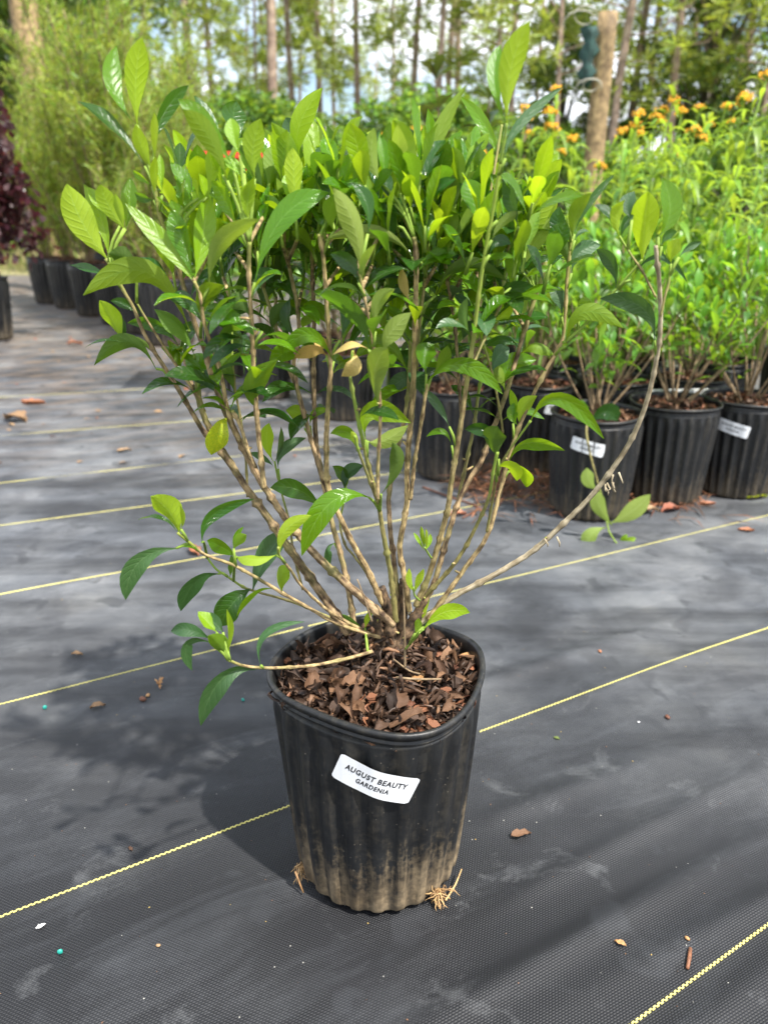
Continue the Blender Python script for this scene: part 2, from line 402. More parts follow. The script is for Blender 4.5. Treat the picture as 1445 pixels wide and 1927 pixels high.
def litter_mat(name, a, b):
    m, nt, out = new_mat(name); Lk = nt.links.new
    geo = node(nt, 'ShaderNodeNewGeometry'); oi = node(nt, 'ShaderNodeObjectInfo'); tc = node(nt, 'ShaderNodeTexCoord')
    rnd = math_n(nt, 'FRACT', math_n(nt, 'ADD', oi.outputs['Random'], geo.outputs['Random Per Island']))
    c = mixc(nt, rnd, a, b)
    n1 = node(nt, 'ShaderNodeTexNoise', Scale=130.0, Detail=4.0); Lk(tc.outputs['Object'], n1.inputs['Vector'])
    r = ramp(nt, n1.outputs[0], [(0.3, (.45, .45, .45)), (0.7, (1.4, 1.35, 1.3))])
    c = mixc(nt, 1.0, c, r.outputs[0], 'MULTIPLY')
    pr = node(nt, 'ShaderNodeBsdfPrincipled', Roughness=0.62); Lk(c, pr.inputs['Base Color'])
    bp = node(nt, 'ShaderNodeBump', Strength=0.6, Distance=0.001); Lk(n1.outputs[0], bp.inputs['Height']); Lk(bp.outputs[0], pr.inputs['Normal'])
    Lk(pr.outputs[0], out.inputs[0]); return m
M_dead = litter_mat('dead_leaf_dark', (.020, .011, .007), (.10, .055, .032))
M_dead2 = litter_mat('dead_leaf_brown', (.055, .026, .014), (.23, .125, .065))
M_chip = litter_mat('bark_chip', (.12, .045, .025), (.30, .13, .065))
M_chip_light = litter_mat('wood_chip', (.45, .22, .08), (.55, .32, .14))
M_dry = litter_mat('dried_brown', (.26, .16, .08), (.42, .28, .15))
M_root = litter_mat('root_fibre', (.25, .14, .06), (.55, .36, .16))
M_thread = plain('yellow_thread', (.62, .56, .17), 0.7, 0.18, 40.0)
M_flower = plain('orange_petal', (.95, .40, .01), 0.5, 0.25, 60.0)
M_flower_y = plain('yellow_petal', (.85, .55, .03), 0.5, 0.2, 60.0)
M_red = plain('red_plastic', (.70, .06, .02), 0.4, 0.1, 8.0)
M_white = plain('white_board', (.70, .70, .70), 0.6, 0.08, 8.0)
M_teal = plain('teal_bead', (.02, .30, .24), 0.4, 0.1, 50.0)
M_cloth = plain('dark_green_netting', (.03, .075, .065), 0.8, 0.5, 18.0, bump=0.7)
M_hose = plain('white_hose', (.42, .40, .33), 0.5, 0.12, 12.0)

# ------------------------------------------------------------------ ground
def ground_z(x, y):
    """gentle folds of the cloth, running with the stitched lines"""
    d = (-0.47 * x + 0.88 * y); a = (0.88 * x + 0.47 * y)
    z = 0.0016 * math.sin(d * 11 + 1.3 * math.sin(a * 1.7)) + 0.0012 * math.sin(d * 27 + a * 2.1 + 0.7)
    for dc, a0, w, h, sl in ((0.505, 0.55, 0.016, 0.0075, 0.02), (0.72, 0.62, 0.020, 0.008, -0.05), (0.60, 0.75, 0.014, 0.006, 0.03), (0.36, 0.62, 0.018, 0.006, 0.05), (1.02, 0.95, 0.02, 0.009, 0.0), (0.9, 1.15, 0.016, 0.007, 0.02), (1.55, -0.3, 0.03, 0.007, .04), (1.85, 0.0, 0.03, 0.008, -.03), (0.43, 0.9, 0.014, .006, -.04)):
        u = (d - dc - sl * (a - a0)) / w
        z += h * math.exp(-u * u) * math.exp(-((a - a0) / 0.33) ** 2)
    r = math.hypot(x - 0.0, y - 0.842)
    k = min(1, max(0, (r - 0.125) / 0.1)); k = k * k * (3 - 2 * k)
    return z * k - 0.003 * (1 - k)
def ground_material():
    m, nt, out = new_mat('weed_barrier_fabric'); Lk = nt.links.new
    tc = node(nt, 'ShaderNodeTexCoord')
    rot = node(nt, 'ShaderNodeMapping'); rot.inputs['Rotation'].default_value = (0, 0, -math.radians(28.5)); Lk(tc.outputs['Object'], rot.inputs[0])
    sep = node(nt, 'ShaderNodeSeparateXYZ'); Lk(rot.outputs[0], sep.inputs[0])
    PX, PY = 0.0046, 0.0028
    # plain weave: raised tapes in a brick offset
    v = math_n(nt, 'DIVIDE', sep.outputs[1], PY)
    row = math_n(nt, 'FLOOR', v)
    u = math_n(nt, 'ADD', math_n(nt, 'DIVIDE', sep.outputs[0], PX), math_n(nt, 'MULTIPLY', row, 0.5))
    su = math_n(nt, 'ABSOLUTE', math_n(nt, 'SINE', math_n(nt, 'MULTIPLY', u, math.pi)))
    svv = math_n(nt, 'ABSOLUTE', math_n(nt, 'SINE', math_n(nt, 'MULTIPLY', v, math.pi)))
    weave = math_n(nt, 'MULTIPLY', su, svv)
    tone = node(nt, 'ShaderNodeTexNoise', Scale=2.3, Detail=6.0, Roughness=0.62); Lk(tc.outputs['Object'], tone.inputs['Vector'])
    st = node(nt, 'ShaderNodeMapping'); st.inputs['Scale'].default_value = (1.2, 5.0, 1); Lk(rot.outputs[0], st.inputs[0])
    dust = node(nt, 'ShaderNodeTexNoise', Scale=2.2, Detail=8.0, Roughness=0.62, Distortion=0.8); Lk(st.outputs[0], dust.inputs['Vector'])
    fine = node(nt, 'ShaderNodeTexNoise', Scale=170.0, Detail=4.0, Roughness=0.7); Lk(tc.outputs['Object'], fine.inputs['Vector'])
    base = mixc(nt, weave, (.0018, .002, .0028), (.0085, .0095, .013))
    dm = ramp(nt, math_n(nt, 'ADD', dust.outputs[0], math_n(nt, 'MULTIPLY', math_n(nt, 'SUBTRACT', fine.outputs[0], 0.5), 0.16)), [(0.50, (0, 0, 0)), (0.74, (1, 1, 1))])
    pos = node(nt, 'ShaderNodeSeparateXYZ'); Lk(tc.outputs['Object'], pos.inputs[0])
    far = ramp(nt, math_n(nt, 'DIVIDE', pos.outputs[1], 8.0), [(0.095, (0, 0, 0)), (0.15, (.40, .40, .40)), (0.22, (.9, .9, .9)), (0.8, (1, 1, 1))])   # sky sheen at grazing view, painted as paler cloth further off
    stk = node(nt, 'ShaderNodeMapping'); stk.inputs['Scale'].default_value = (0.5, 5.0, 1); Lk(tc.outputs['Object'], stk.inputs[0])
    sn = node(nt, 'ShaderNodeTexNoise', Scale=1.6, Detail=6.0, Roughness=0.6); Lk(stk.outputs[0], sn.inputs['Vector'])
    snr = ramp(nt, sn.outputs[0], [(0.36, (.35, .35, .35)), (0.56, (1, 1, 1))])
    sheen_dust = math_n(nt, 'MULTIPLY_ADD', math_n(nt, 'MULTIPLY', far.outputs[0], snr.outputs[0]), 0.66, math_n(nt, 'MULTIPLY', dm.outputs[0], 0.17), clamp=True)
    sheen_dust_col = ramp(nt, tone.outputs[0], [(0.30, (.055, .061, .071)), (0.46, (.145, .156, .174)), (0.60, (.25, .26, .272)), (0.74, (.36, .36, .345))])  # blue-grey tint painted in for reflected sky; dust patches share it
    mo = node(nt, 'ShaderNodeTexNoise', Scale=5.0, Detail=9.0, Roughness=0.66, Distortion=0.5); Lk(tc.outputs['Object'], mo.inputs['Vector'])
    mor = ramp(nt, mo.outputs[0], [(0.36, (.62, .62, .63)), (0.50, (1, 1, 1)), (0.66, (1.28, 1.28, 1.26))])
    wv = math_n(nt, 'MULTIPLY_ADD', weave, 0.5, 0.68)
    dc2 = mixc(nt, 1.0, sheen_dust_col.outputs[0], mor.outputs[0], 'MULTIPLY')
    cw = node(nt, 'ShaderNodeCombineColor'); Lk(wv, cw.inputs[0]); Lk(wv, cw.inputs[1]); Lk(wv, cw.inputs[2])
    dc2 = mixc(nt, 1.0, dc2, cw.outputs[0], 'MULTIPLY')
    col = mixc(nt, sheen_dust, base, dc2)
    # brown leaf litter stains on the far left aisle
    n5 = node(nt, 'ShaderNodeTexNoise', Scale=3.0, Detail=6.0, Roughness=0.7); Lk(st.outputs[0], n5.inputs['Vector'])
    far2 = ramp(nt, math_n(nt, 'DIVIDE', pos.outputs[1], 10.0), [(0.22, (0, 0, 0)), (0.6, (1, 1, 1))])
    br = ramp(nt, n5.outputs[0], [(0.45, (0, 0, 0)), (0.62, (1, 1, 1))])
    col = mixc(nt, math_n(nt, 'MULTIPLY', math_n(nt, 'MULTIPLY', far2.outputs[0], br.outputs[0]), 0.85), col, (.24, .17, .11))
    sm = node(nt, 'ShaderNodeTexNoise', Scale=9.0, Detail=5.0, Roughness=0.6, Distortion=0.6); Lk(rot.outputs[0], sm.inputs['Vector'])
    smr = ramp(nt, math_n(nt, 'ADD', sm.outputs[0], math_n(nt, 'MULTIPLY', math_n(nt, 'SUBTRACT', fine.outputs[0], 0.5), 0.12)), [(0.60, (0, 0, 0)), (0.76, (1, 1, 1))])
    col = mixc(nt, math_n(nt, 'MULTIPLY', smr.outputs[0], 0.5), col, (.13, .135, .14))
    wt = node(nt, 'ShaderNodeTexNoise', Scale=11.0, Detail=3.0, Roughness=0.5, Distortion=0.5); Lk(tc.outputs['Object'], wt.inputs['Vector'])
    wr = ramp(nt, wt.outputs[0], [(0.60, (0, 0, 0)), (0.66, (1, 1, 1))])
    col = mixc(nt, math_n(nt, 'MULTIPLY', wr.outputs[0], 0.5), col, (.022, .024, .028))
    # pale grains of sand and chaff
    vo = node(nt, 'ShaderNodeTexVoronoi', Scale=62.0, Randomness=1.0); Lk(tc.outputs['Object'], vo.inputs['Vector'])
    spk = math_n(nt, 'LESS_THAN', vo.outputs['Distance'], 0.055)
    vs = node(nt, 'ShaderNodeSeparateColor'); Lk(vo.outputs['Color'], vs.inputs[0])
    spk = math_n(nt, 'MULTIPLY', spk, math_n(nt, 'GREATER_THAN', vs.outputs[0], 0.80))
    col = mixc(nt, math_n(nt, 'MULTIPLY', spk, 0.8), col, (.42, .41, .36))
    pr = node(nt, 'ShaderNodeBsdfPrincipled'); Lk(col, pr.inputs['Base Color'])
    Lk(math_n(nt, 'MULTIPLY_ADD', sheen_dust, -0.08, 0.60), pr.inputs['Roughness']); pr.inputs['Specular IOR Level'].default_value = 0.5
    bp = node(nt, 'ShaderNodeBump', Strength=0.55, Distance=0.0010); Lk(math_n(nt, 'MULTIPLY_ADD', fine.outputs[0], 0.35, weave), bp.inputs['Height']); Lk(bp.outputs[0], pr.inputs['Normal'])
    Lk(pr.outputs[0], out.inputs[0])
    return m
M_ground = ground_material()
def graded(lo, hi, c, n, p=1.8):
    return [lo + (c - lo) * (1 - (1 - i / n) ** 1) for i in range(n)]
xs = list(np.concatenate([np.linspace(-6, -1.6, 24)[:-1], np.linspace(-1.6, 1.7, 260), np.linspace(1.7, 6, 24)[1:]]))
ys = list(np.concatenate([np.linspace(-2, 0.3, 10)[:-1], np.linspace(0.3, 2.3, 200), np.linspace(2.3, 11.5, 70)[1:]]))
V = []
for y in ys:
    for x in xs: V.append((x, y, ground_z(x, y)))
nx = len(xs)
Fc = [(j * nx + i, j * nx + i + 1, (j + 1) * nx + i + 1, (j + 1) * nx + i) for j in range(len(ys) - 1) for i in range(nx - 1)]
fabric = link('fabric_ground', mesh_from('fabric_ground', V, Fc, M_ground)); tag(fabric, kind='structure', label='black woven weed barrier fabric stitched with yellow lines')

# yellow zigzag stitch lines
def thread(p, q, pitch, wid, name='thread_line'):
    p = Vector(p); q = Vector(q); d = (q - p); Ln = d.length; d.normalize(); s = Vector((-d.y, d.x, 0))
    V, Fc = [], []
    n = int(Ln / pitch); amp = wid * 0.42
    for i in range(n):
        for h in (0, 1):
            a = (i + h * 0.5) * pitch; b = a + pitch * 0.60; off = amp if h else -amp
            w0 = len(V)
            zt = 0.0009 if h else 0.0013
            for (t, o_) in ((a, off - wid / 2), (b, off - wid / 2), (b, off + wid / 2), (a, off + wid / 2)):
                c = p + d * t + s * o_; c.z = ground_z(c.x, c.y) + 0.0002; V.append(c)
            for (t, o_) in ((a + .0003, off - wid / 2 + .0003), (b - .0003, off - wid / 2 + .0003), (b - .0003, off + wid / 2 - .0003), (a + .0003, off + wid / 2 - .0003)):
                c = p + d * t + s * o_; c.z = ground_z(c.x, c.y) + zt; V.append(c)
            Fc += [(w0 + 4, w0 + 5, w0 + 6, w0 + 7), (w0, w0 + 1, w0 + 5, w0 + 4), (w0 + 1, w0 + 2, w0 + 6, w0 + 5), (w0 + 2, w0 + 3, w0 + 7, w0 + 6), (w0 + 3, w0, w0 + 4, w0 + 7)]
    return link(name, mesh_from(name, V, Fc, M_thread, smooth=False), fabric)
def seg(a, b, x0, x1):
    k = (b[1] - a[1]) / (b[0] - a[0]); return (x0, a[1] + k * (x0 - a[0]), 0), (x1, a[1] + k * (x1 - a[0]), 0)
for a, b, x0, x1, pt in (((-.491, .735), (.158, 1.108), -1.1, 0.16, .0074), ((.158, 1.108), (.83, 1.468), .165, 2.2, .0074),
                         ((-.702, 1.19), (-.17, 1.475), -1.6, -.17, .008), ((-.17, 1.475), (1.14, 2.137), -.165, 2.6, .008),
                         ((-.897, 1.611), (.171, 2.159), -2.0, 1.4, .009), ((-1.102, 2.054), (-.462, 2.323), -2.5, .4, .010),
                         ((-1.279, 2.437), (-.662, 2.692), -3.0, .3, .012), ((-1.55, 3.02), (-.8, 3.26), -3.0, .2, .014), ((-1.866, 3.705), (-.892, 3.989), -3.4, .2, .016),
                         ((.273, .594), (.485, .723), -.2, 1.6, .0070)):
    p, q = seg(a, b, x0, x1); thread(p, q, pt, 0.0021 if pt < .009 else 0.0024)

# soil and grass beyond the cloth
def soil_mat():
    m, nt, out = new_mat('sandy_ground'); Lk = nt.links.new
    tc = node(nt, 'ShaderNodeTexCoord')
    n1 = node(nt, 'ShaderNodeTexNoise', Scale=0.5, Detail=8.0, Roughness=0.65); Lk(tc.outputs['Object'], n1.inputs['Vector'])
    n2 = node(nt, 'ShaderNodeTexNoise', Scale=8.0, Detail=6.0, Roughness=0.7); Lk(tc.outputs['Object'], n2.inputs['Vector'])
    c = ramp(nt, n1.outputs[0], [(0.35, (.10, .14, .04)), (0.5, (.28, .27, .12)), (0.65, (.42, .36, .22))])
    c2 = ramp(nt, n2.outputs[0], [(0.3, (.6, .6, .6)), (0.7, (1.25, 1.25, 1.2))])
    pr = node(nt, 'ShaderNodeBsdfPrincipled', Roughness=0.95); Lk(mixc(nt, 1.0, c.outputs[0], c2.outputs[0], 'MULTIPLY'), pr.inputs['Base Color'])
    Lk(pr.outputs[0], out.inputs[0]); return m
g = Geo(); g.add([(-300, -60, -.012), (300, -60, -.012), (300, 400, -.012), (-300, 400, -.012)], [(0, 1, 2, 3)])
tag(link('ground', g.mesh('ground', soil_mat(), False)), kind='structure', label='sandy ground with thin grass beyond the fabric')

# ------------------------------------------------------------------ nursery pot
def interp_tab(tab, a):
    n = len(tab)
    for i in range(n):
        a0, r0 = tab[i]; a1, r1 = tab[(i + 1) % n]
        if i == n - 1: a1 += 2 * math.pi
        for aa in (a, a + 2 * math.pi):
            if a0 <= aa <= a1:
                t = (aa - a0) / (a1 - a0); t = t * t * (3 - 2 * t) * 0.4 + t * 0.6
                return r0 + (r1 - r0) * t
    return tab[0][1]
RIMZ, RB = 0.305, 0.107
# outline of the main pot's mouth, slightly squashed at the front left
C0 = Vector((-0.008, 0.842, 0))
rim_px = [(499, 1262), (508, 1291), (535, 1316), (580, 1337), (630, 1360), (680, 1375), (735, 1387), (790, 1388), (840, 1369), (880, 1334), (903, 1294), (912, 1250), (903, 1213)]
tab = []
for px, py in rim_px:
    p = atZ(px, py, RIMZ) - C0; tab.append((math.atan2(p.y, p.x) % (2 * math.pi), math.hypot(p.x, p.y)))
for deg in (50, 75, 100, 125, 150): tab.append((math.radians(deg), 0.131))
tab.sort()
_rim = [interp_tab(tab, math.radians(d)) for d in range(360)]
_rim = [sum(_rim[(d + k) % 360] for k in range(-13, 14)) / 27 for d in range(360)]
def rimR_main(a):
    d = math.degrees(a) % 360; i = int(d) % 360; f = d - int(d)
    return _rim[i] * (1 - f) + _rim[(i + 1) % 360] * f
def make_radius(rimfun, nr=24, amp=0.0027):
    def R(a, z):
        t = z / RIMZ
        rr = rimfun(a)
        base = RB + (0.1335 - RB) * (t ** 0.9)
        k = max(0, min(1, (t - 0.25) / 0.75)); k = k * k
        r = base + (rr - 0.004 - 0.1335 + 0.0) * k
        # ribs: rounded, deeper in the middle of the wall
        s = math.cos(a * nr)
        f = 1.0
        if t > 0.87: f = max(0, 1 - (t - 0.87) / 0.05)
        if t < 0.10: f *= 0.55 + 4.5 * t
        r += amp * f * (math.tanh(2.4 * s))
        r -= 0.010 * max(0, 1 - t / 0.035) ** 2
        return r
    return R
def pot_mesh(name, R, rimfun, mat, na=224, seedhole=True):
    prof_o = [0.0, .004, .010, .02, .035, .06, .09, .12, .15, .18, .21, .235, .255, .266, .274, .280, .284]
    V, Fc = [], []
    rows = []
    for z in prof_o:
        rows.append([(R(2 * math.pi * i / na, z), z) for i in range(na)])
    # band, groove and rolled lip
    for dz, dr in ((.2855, .0008), (.2875, .0026), (.2895, .0026), (.2910, .0006), (.2930, .0004), (.2945, .0030), (.2970, .0040), (.2985, .0068), (.302, .0088), (.3055, .0080), (.3070, .0052), (.3062, .0025), (.3030, .0008), (.296, .0002), (.27, -.002), (.24, -.005)):
        k = dz / RIMZ
        rows.append([(((rimfun(2 * math.pi * i / na) - 0.0135) * k + (1 - k) * 0.125) + dr + 0.0045, dz + 0.0016 * math.sin(3 * 2 * math.pi * i / na + 1) * (1 if dz > .25 else 0)) for i in range(na)])
    for rw in rows:
        for i, (r, z) in enumerate(rw):
            a = 2 * math.pi * i / na
            V.append((r * math.cos(a), r * math.sin(a), z))
    nr_ = len(rows)
    for j in range(nr_ - 1):
        for i in range(na):
            a = j * na + i; b = j * na + (i + 1) % na
            Fc.append((a, b, b + na, a + na))
    V.append((0, 0, 0.004)); c = len(V) - 1
    for i in range(na): Fc.append((c, (i + 1) % na, i))
    return mesh_from(name, V, Fc, mat)
R_main = make_radius(rimR_main)
main = empty('potted_gardenia', C0)
tag(main, 'leggy gardenia in a black pot with a mud-caked foot, tallest and closest plant', 'potted plant')
pot_me = pot_mesh('pot', R_main, rimR_main, M_pot)
pot = link('pot', pot_me, main)
rim_round = lambda a: 0.1355 + 0.002 * math.cos(2 * a + 0.6)
R_round = make_radius(rim_round, 26, 0.0042)
pot2_me = pot_mesh('nursery_pot', R_round, rim_round, M_pot2, 156)

# label glued to the wall, following the ribs
def rounded_rect(w, h, r, n=5):
    P = []
    for cx, cy, a0 in ((w / 2 - r, h / 2 - r, 0), (-w / 2 + r, h / 2 - r, 90), (-w / 2 + r, -h / 2 + r, 180), (w / 2 - r, -h / 2 + r, 270)):
        for k in range(n + 1):
            a = math.radians(a0 + 90 * k / n); P.append((cx + r * math.cos(a), cy + r * math.sin(a)))
    return P
_text_cache = {}
def text_mesh(body, size):
    cu = bpy.data.curves.new('t', 'FONT'); cu.body = body; cu.size = size; cu.align_x = 'CENTER'; cu.align_y = 'CENTER'
    cu.resolution_u = 3; cu.space_character = 1.12; cu.offset = size * 0.03
    o = bpy.data.objects.new('t', cu); COL.objects.link(o)
    dg = bpy.context.evaluated_depsgraph_get(); dg.update()
    me = bpy.data.meshes.new_from_object(o.evaluated_get(dg))
    import bmesh
    bm = bmesh.new(); bm.from_mesh(me); bmesh.ops.triangulate(bm, faces=bm.faces)
    for _ in range(2): 
        lg = [e for e in bm.edges if e.calc_length() > 0.0012]
        if lg: bmesh.ops.subdivide_edges(bm, edges=lg, cuts=1, use_grid_fill=True)
    bmesh.ops.triangulate(bm, faces=bm.faces); bm.to_mesh(me); bm.free()
    V = [Vector((v.co.x * .88, v.co.y * 1.12, 0)) for v in me.vertices]; Fc = [tuple(p.vertices) for p in me.polygons]
    bpy.data.objects.remove(o); bpy.data.meshes.remove(me)
    return V, Fc
TXT = [(text_mesh('AUGUST BEAUTY', 0.0096), 0.0052), (text_mesh('GARDENIA', 0.0082), -0.0070)]
def make_label(R, ang, zc, tilt, w=0.092, h=0.038, wavy=0.6):
    """returns meshes of the sticker and its lettering, in pot coordinates; the sticker bridges the rib hollows"""
    ct, st_ = math.cos(tilt), math.sin(tilt)
    zl, zh = zc - .045, zc + .045
    def hull(a, z):                    # smooth skin just outside the ribs
        z = min(max(z, zl), zh); m_ = 0
        for d in range(-8, 9):
            aa = a + d * .0327; m_ += R(aa, z)
        r00 = RB + (0.1335 - RB) * ((z / RIMZ) ** 0.9)
        return m_ / 17 + 0.0034 - r00
    def wrap(u, v, lift):
        uu = u * ct - v * st_; vv = u * st_ + v * ct
        z = zc + vv
        r0 = RB + (0.1335 - RB) * ((z / RIMZ) ** 0.9)
        a = ang + uu / r0
        r = r0 + hull(a, z) + wavy * 0.0008 * (1 + math.sin(uu * 105 + 1.0)) + lift
        return Vector((r * math.cos(a), r * math.sin(a), z))
    # grid sheet with rounded corners
    nu, nv = 120, 24; V, Fc = [], []
    rc = 0.0042
    for j in range(nv + 1):
        v = -h / 2 + h * j / nv
        d = h / 2 - abs(v); inset = 0 if d >= rc else rc - math.sqrt(max(0, rc * rc - (rc - d) ** 2))
        for i in range(nu + 1):
            u = (-w / 2 + inset) + (w - 2 * inset) * i / nu
            V.append(wrap(u, v, 0.0012))
    for j in range(nv):
        for i in range(nu):
            a = j * (nu + 1) + i; Fc.append((a, a + 1, a + nu + 2, a + nu + 1))
    sheet = mesh_from('plant_label', V, Fc, M_label)
    TV, TF = [], []
    for (tv, tf), dy in TXT:
        o = len(TV)
        for p in tv: TV.append(wrap(p.x, p.y + dy, 0.00145))
        TF += [tuple(i + o for i in f) for f in tf]
    return sheet, mesh_from('lettering', TV, TF, M_ink, smooth=False)
sh, tx = make_label(R_main, math.radians(-91.5), 0.234, math.radians(-20), w=.094, h=.040, wavy=1.0)
lab = link('plant_label', sh, main); lab['label'] = 'white sticker printed AUGUST BEAUTY GARDENIA'
link('lettering', tx, lab)
far_sh, far_tx = make_label(R_round, 0.0, 0.232, math.radians(-12), wavy=0.0)

# soil mound
def soil_h(x, y, s=0):
    r = math.hypot(x, y)
    return 0.280 + 0.022 * math.exp(-(r / 0.055) ** 2) + 0.004 * math.sin(x * 60 + s) * math.sin(y * 55 + 1)
def soil_mesh(name, rf, inset=0.006, zoff=0.0, n=18, na=56):
    V, Fc = [(0, 0, soil_h(0, 0) + zoff)], []
    for j in range(1, n + 1):
        for i in range(na):
            a = 2 * math.pi * i / na; r = (rf(a) - inset - 0.004) * j / n
            V.append((r * math.cos(a), r * math.sin(a), soil_h(r * math.cos(a), r * math.sin(a)) + zoff))
    for i in range(na): Fc.append((0, 1 + i, 1 + (i + 1) % na))
    for j in range(n - 1):
        for i in range(na):
            a = 1 + j * na + i; b = 1 + j * na + (i + 1) % na; Fc.append((a, a + na, b + na, b))
    return mesh_from(name, V, Fc, M_soil)
link('soil', soil_mesh('soil', lambda a: min(rimR_main(a), rimR_main(a + .1), rimR_main(a - .1)) - 0.004), main)

def curl_leaf(L_, W_, curl, rr, n=7, roll=0.0):
    V, Fc, UV = [], [], []
    cols = (-1, -.5, 0, .5, 1)
    for i in range(n + 1):
        t = i / n; w = W_ / 2 * math.sin(math.pi * min(1, max(0.04, t)) ** 0.9) * (0.75 + 0.5 * rr.random())
        x = L_ * (t - 0.5); z = curl * L_ * (math.sin(t * math.pi * 1.2 + roll)) + rr.uniform(-.04, .04) * L_
        for c in cols:
            V.append(Vector((x + rr.uniform(-.03, .03) * L_, c * w, z + c * c * W_ * (0.25 + 0.5 * curl) + rr.uniform(-.05, .05) * W_))); UV.append((c * .5 + .5, t))
    for i in range(n):
        for j in range(4):
            a = i * 5 + j; Fc.append((a, a + 1, a + 6, a + 5))
    return V, Fc, UV
rr = random.Random(11)
def rnd_rot(rr, tilt=0.9):
    return Matrix.Rotation(rr.uniform(0, 6.28), 3, 'Z') @ Matrix.Rotation(rr.uniform(-tilt, tilt), 3, 'X') @ Matrix.Rotation(rr.uniform(-tilt, tilt), 3, 'Y')
def mound_pos(rr, rf, k=0.9):
    a = rr.uniform(0, 6.28); r = (rf(a) - 0.012) * math.sqrt(rr.random()) * k
    return Vector((r * math.cos(a), r * math.sin(a), 0))
g = Geo()
for i in range(2400):                                     # fine, dark, crumbled layer
    p = mound_pos(rr, rimR_main, 0.97); p.z = soil_h(p.x, p.y) + rr.uniform(0, 0.008)
    V, Fc, UV = curl_leaf(rr.uniform(.006, .030), rr.uniform(.002, .010), rr.uniform(-.5, .8), rr, 5)
    Rm = rnd_rot(rr, 1.2); g.add([p + Rm @ v for v in V], Fc, UV, 0 if rr.random() < .82 else (1 if rr.random() < .75 else 2))
mul = link('leaf_litter', g.mesh('leaf_litter', [M_dead, M_dead2, M_chip]), main); mul['kind'] = 'stuff'
variants = []
for i in range(7):
    V, Fc, UV = curl_leaf(1.0, rr.uniform(.28, .58), rr.uniform(.15, .75), rr, 9, rr.uniform(-.9, 1.2))
    for mt in (M_dead, M_dead2):
        variants.append(mesh_from('dead_leaf', V, Fc, mt, UV))
def chip_mesh(mt, rr, th=0.18):
    V, Fc = [], []
    n = 7
    for z in (-th / 2, th / 2):
        for k in range(n):
            a = 2 * math.pi * k / n; r = 0.5 * rr.uniform(.7, 1.05)
            V.append(Vector((r * math.cos(a), 0.62 * r * math.sin(a), z + rr.uniform(-.04, .04))))
    Fc = [tuple(range(n - 1, -1, -1)), tuple(range(n, 2 * n))] + [(k, (k + 1) % n, n + (k + 1) % n, n + k) for k in range(n)]
    return mesh_from('bark_chip', V, Fc, mt, smooth=False)
chips = [chip_mesh(M_chip, rr) for _ in range(4)] + [chip_mesh(M_chip_light, rr, .12)]
for i in range(105):
    p = mound_pos(rr, rimR_main, 0.90)
    if p.length < 0.03: continue
    p.z = soil_h(p.x, p.y) + rr.uniform(.006, .014)
    o = link('dead_leaf', variants[rr.randrange(7) * 2 + (rr.random() < .38)], main, p, rnd_rot(rr, 1.2).to_euler(), rr.uniform(.018, .040))
for i in range(40):
    p = mound_pos(rr, rimR_main, 0.88)
    if p.length < 0.035: continue
    p.z = soil_h(p.x, p.y) + rr.uniform(.012, .018)
    link('dead_leaf', variants[rr.randrange(7) * 2 + (rr.random() < .7)], main, p, rnd_rot(rr, 0.75).to_euler(), rr.uniform(.022, .038))
for (px, py, s, k) in ((792, 1345, .030, 0), (760, 1380, .022, 0), (640, 1262, .030, 1), (560, 1225, .022, 0), (600, 1195, .020, 1), (540, 1250, .02, 2), (770, 1335, .022, 3), (785, 1292, .030, 4), (826, 1240, .028, 1), (880, 1240, .022, 4), (565, 1275, .024, 2), (815, 1368, .02, 3), (838, 1315, .018, 0), (700, 1330, .018, 1), (850, 1262, .026, 2)):
    p = atZ(px, py, 0.285) - C0
    p.z = soil_h(p.x, p.y) + 0.012
    link('bark_chip', chips[k], main, p, rnd_rot(rr, 0.35).to_euler(), s)

# ------------------------------------------------------------------ stems of the main plant
Y0 = C0.y
STEMS = []      # (points3d, radii)
KD_pts = []     # (point, stem index, px, py)
def stem(name, pts, w0, w1, dy, mat, dy0=0.0, nodes=0.05, parent=None, attach=True):
    """pts in sight-line pixels; the stem leaves the crown's centre plane at dy0 and ends dy further off"""
    n = len(pts)
    cum = [0]
    for i in range(1, n): cum.append(cum[-1] + math.dist(pts[i], pts[i - 1]))
    P, Rr = [], []
    for i, (x, y) in enumerate(pts):
        f = cum[i] / cum[-1]
        p = atY(x, y, Y0 + dy0 + (dy - dy0) * (f ** 1.1)); P.append(p)
        Rr.append(0.79 * (w0 + (w1 - w0) * f ** 0.8) / 2 / FPX * depth_of(p))
    D, R2 = smooth_path(P, Rr, 0.004)
    acc = 0; nxt = nodes * 0.6; rs = random.Random(int(pts[0][0] * 7 + pts[0][1] * 3 + pts[-1][0]))
    R3 = []
    nk = 0.5
    for i in range(len(D)):
        if i: acc += (D[i] - D[i - 1]).length
        k = 0
        if nodes:
            d = abs(acc - nxt)
            k = math.exp(-(d / 0.0026) ** 2) * nk
            if acc > nxt + 0.010: nxt += nodes * rs.uniform(.45, 1.5); nk = rs.uniform(.2, .7)
        R3.append(R2[i] * (1 + k + rs.uniform(-.035, .035)))
        D[i] = D[i] + Vector((rs.uniform(-1, 1), 0, rs.uniform(-1, 1))) * R2[i] * 0.10
    V, Fc, UV = tube_geo([d - C0 for d in D], R3, 9)
    o = link('stem', mesh_from('stem', V, Fc, mat, UV), parent or main)
    idx = len(STEMS); STEMS.append((D, R3))
    if attach:
        for d in D: KD_pts.append((d, idx))
    return o
B, T_, Gy, Gr, Ol = M_bark, M_bark_tan, M_bark_grey, M_stem_green, M_stem_olive
stem('a', [(655, 1190), (600, 1110), (540, 1025), (500, 968), (462, 915), (428, 862), (398, 812), (378, 765), (372, 720), (366, 690)], 24, 13, -.02, B, -.01)
